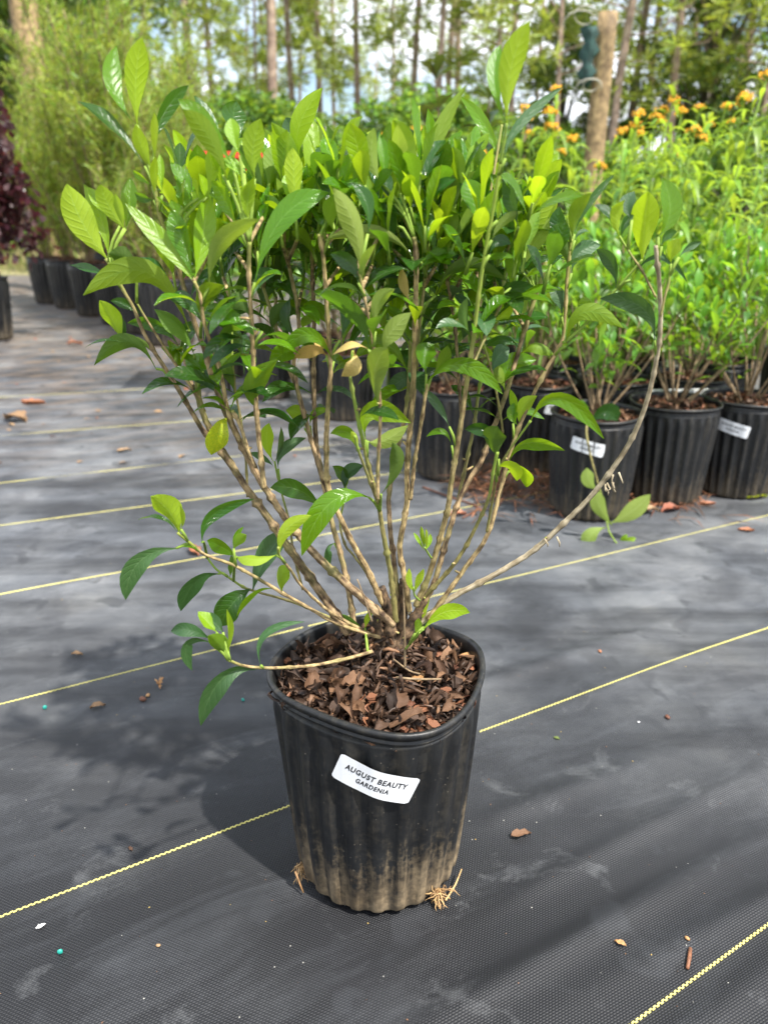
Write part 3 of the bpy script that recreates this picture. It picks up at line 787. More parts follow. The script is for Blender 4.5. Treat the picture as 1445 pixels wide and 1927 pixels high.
stem('a1', [(446, 892), (412, 845), (380, 806), (348, 752), (318, 704), (295, 668), (272, 628), (252, 580), (232, 545), (214, 512), (200, 486)], 14, 7, -.05, B, -.015)
stem('a2', [(378, 752), (352, 716), (322, 672), (296, 632), (272, 594), (258, 570)], 8, 5, -.04, T_, -.02)
stem('a3', [(384, 775), (362, 725), (352, 690), (338, 660)], 12, 8, 0.03, B, -.01)
stem('b', [(742, 1175), (700, 1142), (640, 1088), (590, 1040), (545, 985), (500, 920), (470, 868), (444, 815), (420, 765), (400, 712), (386, 660), (371, 620), (352, 560), (336, 505), (318, 455), (302, 410), (296, 380), (292, 352)], 22, 9, -.07, B, -.02)
stem('b0', [(452, 830), (430, 775), (415, 700), (398, 650), (383, 600), (378, 560), (366, 528)], 11, 8, -.09, T_, -.05)
stem('b1', [(497, 918), (490, 850), (484, 790), (478, 700), (474, 610), (470, 545), (468, 500), (470, 455)], 13, 10, -.10, T_, -.05)
stem('b2', [(482, 880), (468, 850), (452, 800), (437, 772)], 9, 8, -.06, T_, -.05)
stem('c', [(668, 1190), (656, 1110), (640, 1040), (625, 985), (610, 915), (592, 850), (575, 790), (560, 735), (540, 685), (523, 630), (505, 570), (490, 520), (480, 470)], 15, 8, .06, B, .01)
stem('c1', [(612, 920), (597, 850), (592, 780), (590, 700), (591, 610), (588, 520), (586, 450), (582, 400)], 13, 9, .07, B, .03)
stem('d', [(728, 1150), (690, 1070), (655, 1005), (628, 945), (616, 905), (614, 850), (616, 780), (622, 700), (618, 620), (612, 540), (608, 480), (600, 440)], 15, 10, -.06, T_, .0)
stem('d1', [(622, 940), (598, 870), (578, 800), (560, 735), (553, 680), (562, 640), (560, 580), (548, 520), (535, 464)], 11, 9, .03, B, .01)
stem('e', [(745, 1170), (735, 1080), (722, 1010), (711, 944), (692, 870), (676, 800), (664, 740), (658, 706)], 14, 8, -.10, Ol, -.02)
stem('e1', [(711, 946), (690, 890), (672, 840), (668, 820)], 8, 6, -.11, Ol, -.07)
stem('e2', [(711, 940), (711, 880), (714, 820), (716, 775), (712, 720), (704, 660), (694, 600), (684, 550), (677, 515)], 9, 6, -.12, T_, -.08)
stem('f', [(752, 1170), (745, 1090), (738, 1030), (733, 985), (732, 930), (742, 880), (752, 830), (764, 770), (770, 700), (772, 640)], 14, 8, .04, B, .01)
stem('g', [(770, 1150), (762, 1090), (752, 1035), (760, 980), (766, 940), (766, 880), (772, 800), (777, 730), (780, 650), (782, 570), (783, 490), (779, 446)], 14, 12, -.05, T_, .0)
stem('g1', [(772, 940), (780, 870), (792, 800), (804, 722)], 10, 8, -.05, T_, -.02)
stem('g2', [(778, 700), (790, 610), (798, 540), (806, 480), (812, 430)], 8, 7, .0, Ol, -.02)
stem('g3', [(764, 930), (768, 850), (775, 790), (784, 700), (790, 600), (792, 540)], 9, 6, .06, Ol, .04)
stem('h', [(782, 1140), (806, 1085), (826, 1020), (842, 960), (848, 915), (858, 850), (868, 790), (878, 720), (890, 640), (900, 560), (910, 490), (919, 440), (930, 380), (941, 306)], 15, 8, -.10, M_bark_tall, -.02)
stem('h1', [(941, 308), (947, 270), (953, 232)], 8, 6, -.11, Gr, -.10, nodes=0)
stem('h2', [(852, 900), (866, 820), (876, 740), (886, 660), (893, 560), (901, 480), (915, 400), (928, 330), (944, 235)], 8, 6, .10, B, .03)
stem('h3', [(889, 690), (905, 650), (926, 606), (940, 575), (948, 530), (955, 490)], 8, 7, .0, Ol, -.06)
stem('h4', [(868, 780), (862, 700), (858, 640), (853, 590), (840, 520), (835, 470)], 8, 7, .05, B, .02)
stem('i', [(788, 1150), (815, 1100), (842, 1010), (862, 945), (885, 900), (905, 868), (925, 815), (942, 770), (960, 715), (977, 655), (992, 605), (1008, 555), (1021, 519), (1028, 470)], 14, 10, .02, B, .0)
stem('i1', [(946, 815), (938, 760), (925, 700), (912, 655), (900, 610), (893, 570)], 6, 6, -.02, Ol, .0)
stem('i2', [(862, 940), (875, 880), (892, 800), (900, 740), (910, 690)], 9, 7, .07, Ol, .04)
stem('j', [(805, 1165), (846, 1110), (880, 1062), (907, 1025), (925, 985), (942, 920), (955, 868), (972, 815), (1000, 750), (1030, 690), (1056, 645), (1063, 590), (1067, 520), (1075, 450)], 12, 8, -.02, T_, .0)
stem('j1', [(788, 1132), (830, 1090), (866, 1045), (896, 990), (920, 935), (928, 885), (936, 850)], 11, 7, -.05, Ol, .0)
stem('j2', [(916, 1000), (925, 950), (935, 900), (950, 860), (985, 810), (998, 792)], 7, 5, -.06, Ol, -.02)
stem('j3', [(1058, 646), (1088, 622), (1125, 583), (1155, 549), (1185, 515), (1208, 488)], 8, 6, -.04, Gr, -.02, nodes=0)
stem('k', [(760, 1195), (800, 1165), (850, 1125), (900, 1098), (955, 1067), (1005, 1035), (1060, 985), (1110, 935), (1150, 885), (1183, 835), (1206, 785), (1222, 735), (1234, 680), (1241, 630), (1242, 580), (1239, 525), (1233, 462)], 15, 10, -.10, Gy, .01, nodes=0.075)
stem('k1', [(1242, 596), (1250, 560), (1258, 530), (1262, 496)], 7, 5, -.10, Ol, -.10)
stem('k2', [(1234, 560), (1218, 530), (1207, 508), (1186, 478), (1165, 444)], 6, 5, -.08, Ol, -.095)
stem('l', [(735, 1205), (690, 1192), (629, 1171), (580, 1143), (535, 1118), (479, 1085), (438, 1063), (385, 1043), (358, 1022), (335, 1003)], 10, 7, -.14, T_, .0, nodes=.06)
stem('l1', [(700, 1195), (629, 1157), (590, 1125), (562, 1096), (548, 1074), (526, 1046), (524, 1030)], 9, 6, -.12, T_, .0)
stem('l2', [(680, 1190), (612, 1158), (548, 1132), (488, 1115), (457, 1104), (424, 1082), (407, 1071), (390, 1049)], 7, 5, .02, Ol, .02)
stem('l3', [(700, 1226), (650, 1240), (590, 1252), (540, 1256), (500, 1257), (460, 1253), (430, 1242)], 9, 7, -.16, T_, -.03, nodes=.08)
stem('m', [(466, 935), (463, 870), (455, 800), (443, 733), (437, 660), (437, 600), (430, 540)], 6, 5, .0, Ol, .0)
stem('m1', [(570, 1110), (554, 1046), (543, 977), (532, 935), (521, 888), (517, 868)], 6, 5, .08, Ol, .06)
stem('m2', [(716, 1135), (690, 1080), (665, 1045), (650, 1026), (640, 985), (650, 930), (650, 905)], 6, 5, .08, Ol, .02)
stem('m3', [(790, 1130), (780, 1120), (778, 1105)], 5, 4, -.06, Gr, -.04, nodes=0)
stem('m4', [(812, 1050), (806, 1042), (799, 1030)], 5, 4, -.06, Gr, -.04, nodes=0)
stem('m5', [(762, 1222), (775, 1208), (790, 1190)], 5, 4, -.07, Gr, -.05, nodes=0)
# knotty crown where the stems meet
for k, (pts, w0, w1, dy) in enumerate([([(738, 1225), (735, 1180), (728, 1140), (718, 1105)], 30, 18, .0), ([(752, 1235), (756, 1185), (760, 1140), (757, 1090)], 26, 15, .01), ([(745, 1225), (770, 1180), (790, 1145), (800, 1110)], 30, 16, .0), ([(725, 1215), (712, 1180), (708, 1150)], 26, 16, .0)]):
    stem('n%d' % k, pts, w0 * 1.15, w1, dy, M_bark_dark, 0.0, nodes=0.02, attach=False)
for k, (pts, w0, w1) in enumerate([([(762, 1255), (761, 1180), (759, 1110), (755, 1060)], 6, 4), ([(745, 1275), (790, 1278), (830, 1278)], 6, 5), ([(700, 1170), (680, 1110), (672, 1090)], 5, 3), ([(740, 1240), (770, 1262), (790, 1268)], 4, 4)]):
    o = stem('s%d' % k, pts, w0, w1, -.05, M_far_stem, -.05, nodes=0, attach=False); o.name = 'dry_stick'
# broken side twigs and scars on the wood
g = Geo(); rs = random.Random(8)
for k in range(64):
    D_, R_ = STEMS[rs.randrange(len(STEMS))]; i = rs.randrange(3, len(D_) - 2)
    if R_[i] < .0018: continue
    d = Vector((rs.uniform(-1, 1), rs.uniform(-1, .5), rs.uniform(.1, .9))).normalized(); L_ = rs.choice((.003, .003, .004, .006, .010))
    p = D_[i] - C0
    g.tube([p, p + d * (R_[i] + L_ * .5), p + d * (R_[i] + L_)], [.0017, .0015, .0011], 6)
o = link('broken_twigs', g.mesh('broken_twigs', [M_bark_tan]), main); o['kind'] = 'stuff'
# fibrous shreds round the crown
g = Geo(); rs = random.Random(3)
for k in range(110):
    p = Vector((rs.gauss(0.012, .018), rs.gauss(-.008, .016), rs.uniform(.29, .345)))
    pts = [p]
    d = Vector((rs.uniform(-1, 1), rs.uniform(-1, .4), rs.uniform(-.4, .7))).normalized()
    for j in range(4):
        d = (d + Vector((rs.uniform(-.6, .6), rs.uniform(-.6, .6), rs.uniform(-.6, .4)))).normalized(); pts.append(pts[-1] + d * .007)
    g.tube(pts, [.0022, .0026, .0022, .0014, .0006], 5, 0 if k % 3 else 1)
o = link('bark_shreds', g.mesh('bark_shreds', [M_dead, M_dead2]), main); o['kind'] = 'stuff'
# spurs on the long bowed stem
g = Geo()
for (px, py, n_) in ((1158, 888, 2), (1140, 912, 3), (1150, 905, 3), (1042, 1006, 1), (1030, 1016, 1)):
    for q in range(n_):
        p = atY(px + rs.uniform(-6, 6), py + rs.uniform(-4, 6), Y0 - .07) - C0
        g.tube([p, p + Vector((rs.uniform(-.001, .004), rs.uniform(-.004, 0), -.006)), p + Vector((rs.uniform(0, .005), rs.uniform(-.006, 0), -rs.uniform(.007, .011)))], [.0012, .0009, .0006], 5)
link('dry_spurs', g.mesh('dry_spurs', [M_bark_grey]), main)['kind'] = 'stuff'

kd = KDTree(len(KD_pts))
for i, (p, s) in enumerate(KD_pts): kd.insert(p, i)
kd.balance()
def proj(p):
    d = depth_of(p); 
    yv = p.y * ST + (p.z - CAMH) * CT
    return 722.5 + p.x / d * FPX, 963.5 - yv / d * FPX
KP = [(proj(p), p, s) for p, s in KD_pts]
KPx = np.array([k[0] for k in KP])

# ------------------------------------------------------------------ leaves of the main plant (base, middle, tip, width, side, age)
LV = """
259 236 256 150 268 70 50 U Y 8
256 235 214 165 220 86 36 T G
273 312 212 238 147 191 22 T m 50
290 278 310 212 356 160 28 T m 30
288 322 268 280 256 234 26 U Y
291 308 293 255 291 211 18 U Y
294 374 292 330 293 294 20 U Y
306 368 304 325 301 290 14 T Y
287 350 268 334 250 322 15 T G
290 376 272 372 254 363 20 T m
202 487 156 420 126 346 64 U Y -10
205 482 190 410 158 347 34 T Y
236 432 204 386 190 347 42 U Y
237 431 244 382 245 334 36 T G
234 430 226 398 217 364 17 U Y
226 425 192 388 166 352 26 T Y
363 528 316 466 236 382 38 T Y 25
364 526 345 455 321 396 44 T G
366 526 382 450 391 358 48 T Y
391 372 398 320 399 272 28 U Y
440 318 391 240 336 186 40 T G 25
428 340 396 262 344 206 44 U G
420 330 398 240 366 180 26 T m
455 268 440 228 446 190 54 T m
452 292 440 255 435 222 30 T Y
480 336 476 280 491 223 48 U Y 8
468 412 470 370 479 333 24 U Y
460 343 444 314 420 298 20 T Y 40
363 380 346 338 321 306 22 T G
374 374 370 350 364 334 11 U Y
356 410 348 380 332 362 28 T G
446 430 424 378 398 341 44 T G
394 540 415 460 488 412 40 U P
357 622 275 512 157 556 50 U G
204 522 172 508 131 499 18 T m 40
258 506 236 486 205 478 36 U m
234 645 212 602 188 565 40 U Y
235 642 230 620 220 592 22 T m
268 595 242 574 208 566 20 T m
294 694 240 642 178 687 36 U m
233 648 200 640 161 654 10 T m 40
337 652 298 612 240 608 28 T m
366 668 338 616 291 582 46 U m
380 606 388 560 424 537 44 U G
494 624 436 606 387 592 48 T G
470 596 452 570 428 564 38 U m
441 740 428 698 393 662 32 U m
407 703 430 682 456 662 13 T G
383 700 362 678 338 663 15 T G
485 770 474 732 522 676 42 U G
429 784 412 812 398 856 50 T Y2 4
338 1004 318 962 284 934 56 U Y
333 1000 302 976 260 978 14 T m 30
341 996 345 975 339 951 9 U Y
332 1032 262 1058 237 1129 46 T D
382 1044 356 1026 328 1034 18 T G 30
381 1020 402 968 478 939 25 T m
446 1048 418 1030 390 1017 30 T G
440 1034 448 1018 464 1006 22 U G
440 1032 444 1010 459 991 10 T G
520 1044 482 1052 446 1048 26 U Y
410 1080 366 1098 341 1150 46 T D
433 1086 436 1066 435 1045 15 U m
472 1108 436 1138 416 1178 56 T m
514 1108 476 1118 446 1160 15 T G
476 1112 502 1048 543 998 46 T D
532 1116 528 1088 545 1064 28 U G
526 1044 538 998 586 970 28 U Y
694 936 620 948 568 1046 48 T G
605 958 562 922 509 918 38 T m
514 868 502 832 507 796 27 U Y
516 872 528 840 529 803 11 T m
524 882 534 846 576 824 20 T D
515 878 496 862 470 852 13 T D
408 1190 392 1172 373 1151 28 T Y
432 1246 416 1215 392 1196 40 U G
429 1226 434 1186 427 1146 13 U Y
395 1202 358 1186 322 1188 28 T D
395 1208 352 1212 362 1262 32 T D
420 1190 404 1172 380 1160 30 T D
481 1260 416 1280 378 1366 42 T D
491 1252 500 1194 574 1170 15 T D
681 1182 656 1166 630 1157 11 T G
687 1182 692 1166 699 1148 13 U Y
797 1184 836 1152 884 1153 30 T Y
796 1180 796 1148 808 1112 18 U Y
781 1192 786 1178 788 1163 15 U G
798 1180 806 1160 818 1148 18 T D
779 1114 772 1094 770 1069 16 U Y
780 1114 788 1094 797 1070 15 U Y
798 1036 788 1018 778 1002 8 T Y
799 1036 796 1012 792 990 10 U Y
800 1036 804 1016 801 995 10 U Y
800 1036 808 1020 809 1004 9 T Y
629 1022 614 1038 622 1063 22 T D
580 374 590 300 587 222 50 T Y 10
577 374 548 298 511 230 38 U G
566 305 562 240 607 165 46 U Y
542 306 528 280 519 254 20 U G
546 252 544 238 538 221 24 T D
717 346 700 295 704 240 40 U P
720 348 722 300 714 250 22 T G
752 364 750 298 749 233 36 U P
790 320 778 272 734 236 36 T m
742 384 728 350 728 322 26 T D
644 374 648 330 660 291 52 U G
733 418 700 368 667 310 44 U G
652 302 632 280 612 278 15 U G
677 520 668 430 626 354 50 U P 10
692 440 690 385 664 345 28 T m
775 483 710 438 612 452 28 U P
480 532 530 412 620 362 54 T G
580 430 566 398 543 386 24 T G
494 452 504 400 522 358 24 U G
528 384 514 338 493 305 40 U G
534 378 532 340 542 300 18 U G
469 420 466 378 477 338 26 U Y
628 436 622 400 632 368 30 U G
674 532 660 498 622 477 36 T m
683 536 684 495 708 458 17 U P
814 366 816 280 878 160 34 U P
937 300 914 240 866 181 24 T G
951 298 976 236 1061 162 20 T D
954 234 960 132 997 39 54 U Y 12
950 230 929 150 942 84 34 T G
856 330 862 295 869 258 30 U G
828 324 838 288 860 294 32 T m
837 374 842 335 850 304 32 U G
846 396 868 358 898 322 44 U G
826 400 848 360 882 336 19 T P
808 384 802 345 792 305 12 U Y
797 408 784 350 775 302 22 U Y
812 386 826 345 844 305 18 U Y
794 484 800 440 802 408 28 U Y
975 428 962 380 945 337 44 T D
978 474 972 445 960 424 38 T G
984 502 994 430 1048 368 44 U Y
981 512 1010 450 1054 404 36 U P
991 430 1014 386 1064 352 13 T m
960 542 964 500 966 462 30 U G
911 430 892 386 866 364 18 T G
925 452 946 418 983 398 19 U P
936 415 938 398 939 376 11 U Y
914 408 912 380 911 358 13 U Y
921 480 936 454 961 460 24 T m
899 472 892 444 866 434 19 T m
792 494 814 478 839 471 15 T G
820 556 870 502 955 530 36 U m
853 565 826 572 797 576 22 T m
908 602 948 552 1009 543 36 T m
926 602 948 592 964 573 22 U Y
889 596 876 572 853 554 17 T D
1067 522 1028 506 990 521 13 T G
1072 492 1030 486 991 504 12 T m
802 704 800 670 816 648 48 T G
812 708 832 684 842 650 26 U G
800 724 868 686 946 742 38 T G
949 734 958 692 1010 677 44 T G
950 740 940 706 912 702 30 U G
978 656 948 640 915 652 20 T m
977 668 1006 654 1043 669 22 U G
926 702 936 672 958 654 38 T D
1057 596 1050 560 1032 546 28 T D
1067 508 1066 472 1047 456 26 U m
1075 514 1090 476 1130 461 36 T D
1158 543 1152 498 1121 469 26 T D
1086 580 1096 566 1114 569 13 U G
1231 640 1206 578 1128 562 38 T D
1064 651 1098 588 1173 618 38 U G
1186 528 1238 482 1293 532 13 T D
1208 490 1212 425 1219 360 62 U Y 5
1238 446 1260 396 1246 334 46 T G
1188 414 1180 385 1193 360 30 T D
1165 446 1160 408 1175 376 28 U Y
1163 444 1148 406 1117 386 20 T m
1168 446 1176 420 1192 405 18 T m
1262 496 1264 472 1278 449 28 U Y
1263 496 1258 480 1256 464 12 T Y
1244 464 1254 444 1274 436 18 T m
1277 484 1294 466 1319 456 13 T D
1262 494 1244 480 1234 472 11 T D
1078 449 1084 405 1112 363 30 U G
1070 449 1050 425 1053 388 28 T m
1080 440 1108 382 1156 328 14 T m
1069 413 1074 380 1064 352 28 T G
1081 452 1092 438 1108 436 11 T D
696 658 662 590 590 548 52 U m
716 776 706 700 730 655 46 U P
726 664 732 630 774 588 40 U P
769 706 724 648 668 674 38 T G
706 624 710 572 743 544 28 U P
514 630 520 592 562 587 38 U m
560 589 592 576 618 611 28 T G
628 680 582 630 532 668 36 T G
614 668 590 660 554 674 34 T T2
618 650 608 648 590 640 28 T T2
692 657 660 648 626 668 22 U T2
664 660 668 686 643 708 30 U T2
772 568 760 540 756 504 20 U T2
688 828 700 774 773 796 50 T Y
692 830 720 830 768 800 30 U P
717 930 746 880 738 832 30 U m
672 850 656 815 622 816 26 T G
674 850 670 828 660 812 14 U Y
573 806 566 780 538 772 30 U G
584 801 592 778 620 771 15 T G
648 925 648 896 626 877 24 T m
650 925 654 892 684 876 24 T D
621 952 616 938 617 922 14 U Y
850 838 832 812 802 822 13 T G
938 850 914 812 874 808 28 T m
938 864 928 830 936 802 52 U m
965 797 968 760 959 732 20 T G
978 801 982 770 1010 745 28 U Y
974 800 964 782 970 757 22 T G
996 797 1052 750 1136 826 28 T G
957 872 990 834 1062 848 32 T G
936 878 962 880 972 905 34 U G
962 882 988 884 990 917 40 T G
845 803 826 766 794 730 18 T D
794 716 762 712 725 742 32 T D
890 640 872 600 880 560 20 U m
640 640 652 590 640 550 26 T m
560 640 540 600 548 560 26 T m
"""
MATS = {'Y': M_young, 'G': M_mid, 'm': M_mature, 'P': M_pale, 'D': M_dusty, 'Y2': M_yellow, 'T2': M_tan}
rl = random.Random(77)
n_leaf = 0
def nearest_stem(px, py, zmax=None):
    d = np.hypot(KPx[:, 0] - px, (KPx[:, 1] - py))
    i = int(np.argmin(d)); return i, d[i]
twigs = Geo(); inner = Geo(); INM = [M_mature, M_mid, M_young, M_pale, M_dusty, M_yellow, M_tan]
def add_leaf(A, M_, Bt, W, N, mat, fold, wave, seed, P=PROF_G, twist=0.0):
    global n_leaf
    V, Fc, UV = leaf_geo(A - C0, M_ - C0, Bt - C0, W, N, fold, wave, seed, P=P, twist=twist)
    n_leaf += 1
    if n_leaf > 298:
        inner.add(V, Fc, UV, INM.index(mat)); return None
    return link('leaf', mesh_from('leaf', V, Fc, mat, UV), main)
placed = []
for ln in LV.strip().splitlines():
    f = ln.split()
    bx, by, mx, my, tx_, ty = map(float, f[:6]); w = float(f[6]); side = f[7]; age = f[8]
    roll = math.radians(float(f[9])) if len(f) > 9 else math.radians(rl.uniform(-46, 46))
    i, dist = nearest_stem(bx, by)
    Yb = KD_pts[i][0].y
    A = atY(bx, by, Yb)
    Ln = math.hypot(tx_ - bx, ty - by) / FPX * depth_of(A)
    up = (by - ty) / max(1, math.hypot(tx_ - bx, ty - by))
    dY = Ln * (0.28 if side == 'T' else -0.28) * (0.4 + 0.6 * max(0, up)) + Ln * rl.uniform(-.15, .15)
    if side == 'T' and up < 0.2: dY -= Ln * 0.25
    Bt = atY(tx_, ty, Yb + dY); Mm = atY(mx, my, Yb + dY * 0.45 - (0.012 if up < .3 else 0))
    Wm = w / FPX * depth_of(Mm) / (max(.35, math.cos(roll)) if len(f) > 9 else max(.88, math.cos(roll)))
    view = (Vector((0, 0, CAMH)) - Mm).normalized()
    N = view if side == 'T' else -view
    T = (Bt - A).normalized(); N = (N - T * N.dot(T)).normalized()
    N = Matrix.Rotation(roll, 3, T) @ N
    fold = rl.uniform(.12, .58) if age not in ('T2',) else 0.1
    add_leaf(A, Mm, Bt, Wm * (1 + fold * .12) * (0.85 if w > 30 else 0.95), N, MATS[age], fold, rl.uniform(.05, .16), rl.randrange(9999), PROF_OV if (tx_ < 250 and 330 < ty < 400) or (tx_ > 1190 and w > 40) or ty > 900 else PROF_G, twist=rl.uniform(-.35, .35))
    placed.append((bx, by))
    if dist > 5:                                            # a short shoot joins the leaf to the wood below it
        d = np.hypot(KPx[:, 0] - bx, KPx[:, 1] - (by + 26 + dist * .5)); j = int(np.argmin(d)); q = KD_pts[j][0]
        mid = (A + q) / 2 + Vector((0, 0, 0.25 * abs(A.x - q.x)))
        twigs.tube([q - C0, mid - C0, A - C0], [.0019, .0017, .0013], 6, 0, step=.008)

# shoots that fill out the crown: paired upright leaves at stem ends
def shoot(base, tip, pairs, L0, W0, ages, seed, spread=0.45):
    rs_ = random.Random(seed)
    ax = (tip - base); H_ = ax.length; ax.normalize()
    twigs.tube([base - C0, (base + tip) / 2 - C0, tip - C0], [.0019, .0017, .0013], 6, 0)
    ph = rs_.uniform(0, 6.28)
    out = 0
    for k in range(pairs):
        p = base + ax * H_ * ((k + 0.5) / pairs) if pairs > 1 else tip
        sp = spread * (1.7 - 1.1 * k / max(1, pairs - 1)) if pairs > 1 else spread
        for s in (0, math.pi):
            a = ph + k * 1.571 + s
            o1 = ax.orthogonal().normalized(); o2 = ax.cross(o1)
            rad = o1 * math.cos(a) + o2 * math.sin(a)
            ang = sp * rs_.uniform(.75, 1.3)
            d = (ax * math.cos(ang) + rad * math.sin(ang)).normalized()
            Ln = L0 * rs_.uniform(.72, 1.12) * (0.75 if k == pairs - 1 and pairs > 2 else 1)
            Bt = p + d * Ln + Vector((0, 0, -Ln * .10 * ang)); Mm = p + d * Ln * .5 + Vector((0, 0, Ln * .06))
            N = (ax - d * ax.dot(d)).normalized() if ang > .05 else rad * -1
            N = (N * 1.0 - rad * .35); N = (N - d * N.dot(d)).normalized()
            age = ages[min(k * len(ages) // pairs, len(ages) - 1)]
            add_leaf(p, Mm, Bt, W0 * rs_.uniform(.85, 1.15), N, MATS[age], rs_.uniform(.2, .5), rs_.uniform(.06, .15), rs_.randrange(9999))
            out += 1
    return out
SH = [(425, 400, 420, 350, -.04), (385, 420, 380, 368, .04), (500, 400, 506, 350, -.02), (535, 400, 536, 345, .02), (600, 380, 604, 330, .0), (640, 430, 636, 385, -.04), (675, 410, 680, 350, .02), (715, 440, 712, 390, -.02),
      (760, 410, 762, 350, -.02), (790, 380, 794, 325, .04), (850, 430, 856, 380, -.02), (880, 400, 886, 350, .06), (905, 440, 900, 400, -.04), (960, 440, 968, 400, .0), (1000, 460, 1010, 410, .02), (560, 450, 556, 400, -.04), (640, 500, 640, 450, .02), (700, 500, 706, 450, -.0),
      (820, 500, 826, 450, -.02), (870, 520, 876, 470, .02), (420, 520, 412, 470, .02), (350, 470, 340, 420, .02), (500, 500, 510, 450, .04), (930, 530, 940, 480, .02),
      (404, 460, 400, 395, .0), (440, 470, 445, 400, .06), (500, 440, 505, 380, .10), (548, 440, 552, 380, .12), (470, 470, 474, 410, -.02), (610, 420, 606, 365, .05),
      (655, 480, 660, 410, .12), (690, 470, 694, 400, .10), (740, 470, 745, 400, .06), (772, 430, 770, 365, .10), (835, 470, 838, 400, .08), (868, 480, 872, 425, .0),
      (812, 430, 818, 370, .03), (900, 480, 902, 420, .10), (955, 490, 962, 430, .06), (1024, 480, 1030, 425, .05), (585, 410, 580, 350, .14), (532, 462, 524, 410, -.03),
      (520, 560, 500, 520, .12), (570, 540, 575, 480, .14), (655, 560, 650, 510, .16), (720, 540, 724, 480, .16), (760, 560, 764, 500, .14), (845, 560, 850, 500, .14), (905, 560, 915, 500, .13),
      (960, 570, 970, 510, .12), (440, 560, 430, 510, .12), (335, 560, 325, 510, .08), (630, 420, 640, 360, .18)]
for k, (bx, by, tx_, ty, dy) in enumerate(SH):
    A = atY(bx, by, Y0 + dy); Bt = atY(tx_, ty, Y0 + dy + rl.uniform(-.02, .02))
    low = by > 520
    shoot(A, Bt, 2 if (low or k % 2) else 2, .066 if low else .060, .024 if low else .021, ('m', 'G') if low else (('m', 'G') if k % 3 else ('G', 'Y')), 300 + k)
    i, dist = nearest_stem(bx, by + 40); q = KD_pts[i][0]
    twigs.tube([q - C0, (A + q) / 2 - C0, A - C0], [.0022, .002, .0018], 6, 1, step=.01)
rg_ = random.Random(41)
for k in range(115):
    bx = rg_.uniform(330, 1040); by = rg_.uniform(385, 560) - 25 * math.cos((bx - 620) / 260); dy = rg_.uniform(-.06, .20)
    A = atY(bx, by, Y0 + dy); Bt = atY(bx + rg_.uniform(-14, 14) + (bx - 680) * .03, by - rg_.uniform(35, 65), Y0 + dy + rg_.uniform(-.02, .02))
    shoot(A, Bt, 2, rg_.uniform(.056, .07), rg_.uniform(.014, .020), rg_.choice((('m', 'G'), ('G', 'Y'), ('m', 'm'), ('G', 'G'))), 700 + k, rg_.uniform(.3, .55))
# leaves along the middle of the stems
rm = random.Random(63); cnt = 0
while cnt < 74:
    D_, R_ = STEMS[rm.randrange(len(STEMS))]; i = rm.randrange(2, len(D_) - 1); p = D_[i]; x_, y_ = proj(p)
    if not (470 < y_ < 800 and 330 < x_ < 1010): continue
    if y_ > 700 and rm.random() < .55: continue
    cnt += 1; a0 = rm.uniform(0, 6.28)
    for sgn in (0, math.pi)[:rm.choice((1, 2, 2))]:
        a = a0 + sgn; el = rm.uniform(-.25, .8); Ln = rm.uniform(.042, .072)
        d = Vector((math.cos(a) * math.cos(el), math.sin(a) * math.cos(el), math.sin(el)))
        add_leaf(p + d * R_[i], p + d * Ln * .5 + Vector((0, 0, Ln * .10)), p + d * Ln - Vector((0, 0, Ln * rm.uniform(0, .22))), Ln * rm.uniform(.27, .38), Vector((rm.uniform(-.3, .3), rm.uniform(-.5, .1), 1)).normalized(), rm.choice((M_mature, M_mature, M_mid, M_mid, M_dusty)), rm.uniform(.15, .5), rm.uniform(.06, .15), rm.randrange(9999))
# inner foliage behind the singled-out leaves
ri = random.Random(9)
for k in range(330):
    px = ri.uniform(380, 1000); py = ri.gauss(520, 95)
    if py < 370 or py > 730: continue
    A = atY(px, py, Y0 + ri.uniform(.07, .24))
    d = Vector((ri.uniform(-.8, .8), ri.uniform(-.5, .8), ri.uniform(-.1, 1.2))).normalized()
    Ln = ri.uniform(.045, .075)
    V, Fc, UV = leaf_geo(A - C0, A + d * Ln * .5 + Vector((0, 0, .006)) - C0, A + d * Ln - Vector((0, 0, .004)) - C0, ri.uniform(.014, .022), Vector((ri.uniform(-.4, .4), ri.uniform(-.5, .3), 1)).normalized(), .3, .1, k, n=8)
    inner.add(V, Fc, UV, 0 if ri.random() < .6 else 1)
o = link('inner_foliage', inner.mesh('inner_foliage', INM), main); o['kind'] = 'stuff'
link('green_shoots', twigs.mesh('green_shoots', [M_stem_green, M_bark_tan]), main)['kind'] = 'stuff'

# roots poking through the drain holes
def roots(cx, cy, cz, n, spread, seed, out):
    g = Geo(); r_ = random.Random(seed)
    for k in range(n):
        p = Vector((cx, cy, cz)) + Vector((r_.gauss(0, spread), r_.gauss(0, spread * .4), r_.gauss(0, spread * .5)))
        d = (Vector(out) + Vector((r_.uniform(-1, 1), r_.uniform(-1, 1), r_.uniform(-1, .5)))).normalized(); pts = [p]
        for j in range(6):
            d = (d + Vector((r_.uniform(-.8, .8), r_.uniform(-.8, .8), r_.uniform(-.9, .35)))).normalized()
            q = pts[-1] + d * .0042; q.z = max(q.z, .0015); pts.append(q)
        g.tube(pts, [.0009, .0009, .0008, .0007, .0006, .0005, .0003], 4)
    return g.mesh('root_tuft', [M_root])
ra = math.radians(-47); rt = Vector((math.cos(ra), math.sin(ra), 0)) * (R_main(ra, .016) + .001)
link('root_tuft', roots(rt.x, rt.y, .017, 44, .0045, 4, (.4, -.5, 0)), main)
ra = math.radians(-158); rt = Vector((math.cos(ra), math.sin(ra), 0)) * (R_main(ra, .02) + .001)
link('root_tuft', roots(rt.x, rt.y, .020, 26, .004, 5, (-.2, -.5, -.4)), main)
g = Geo()
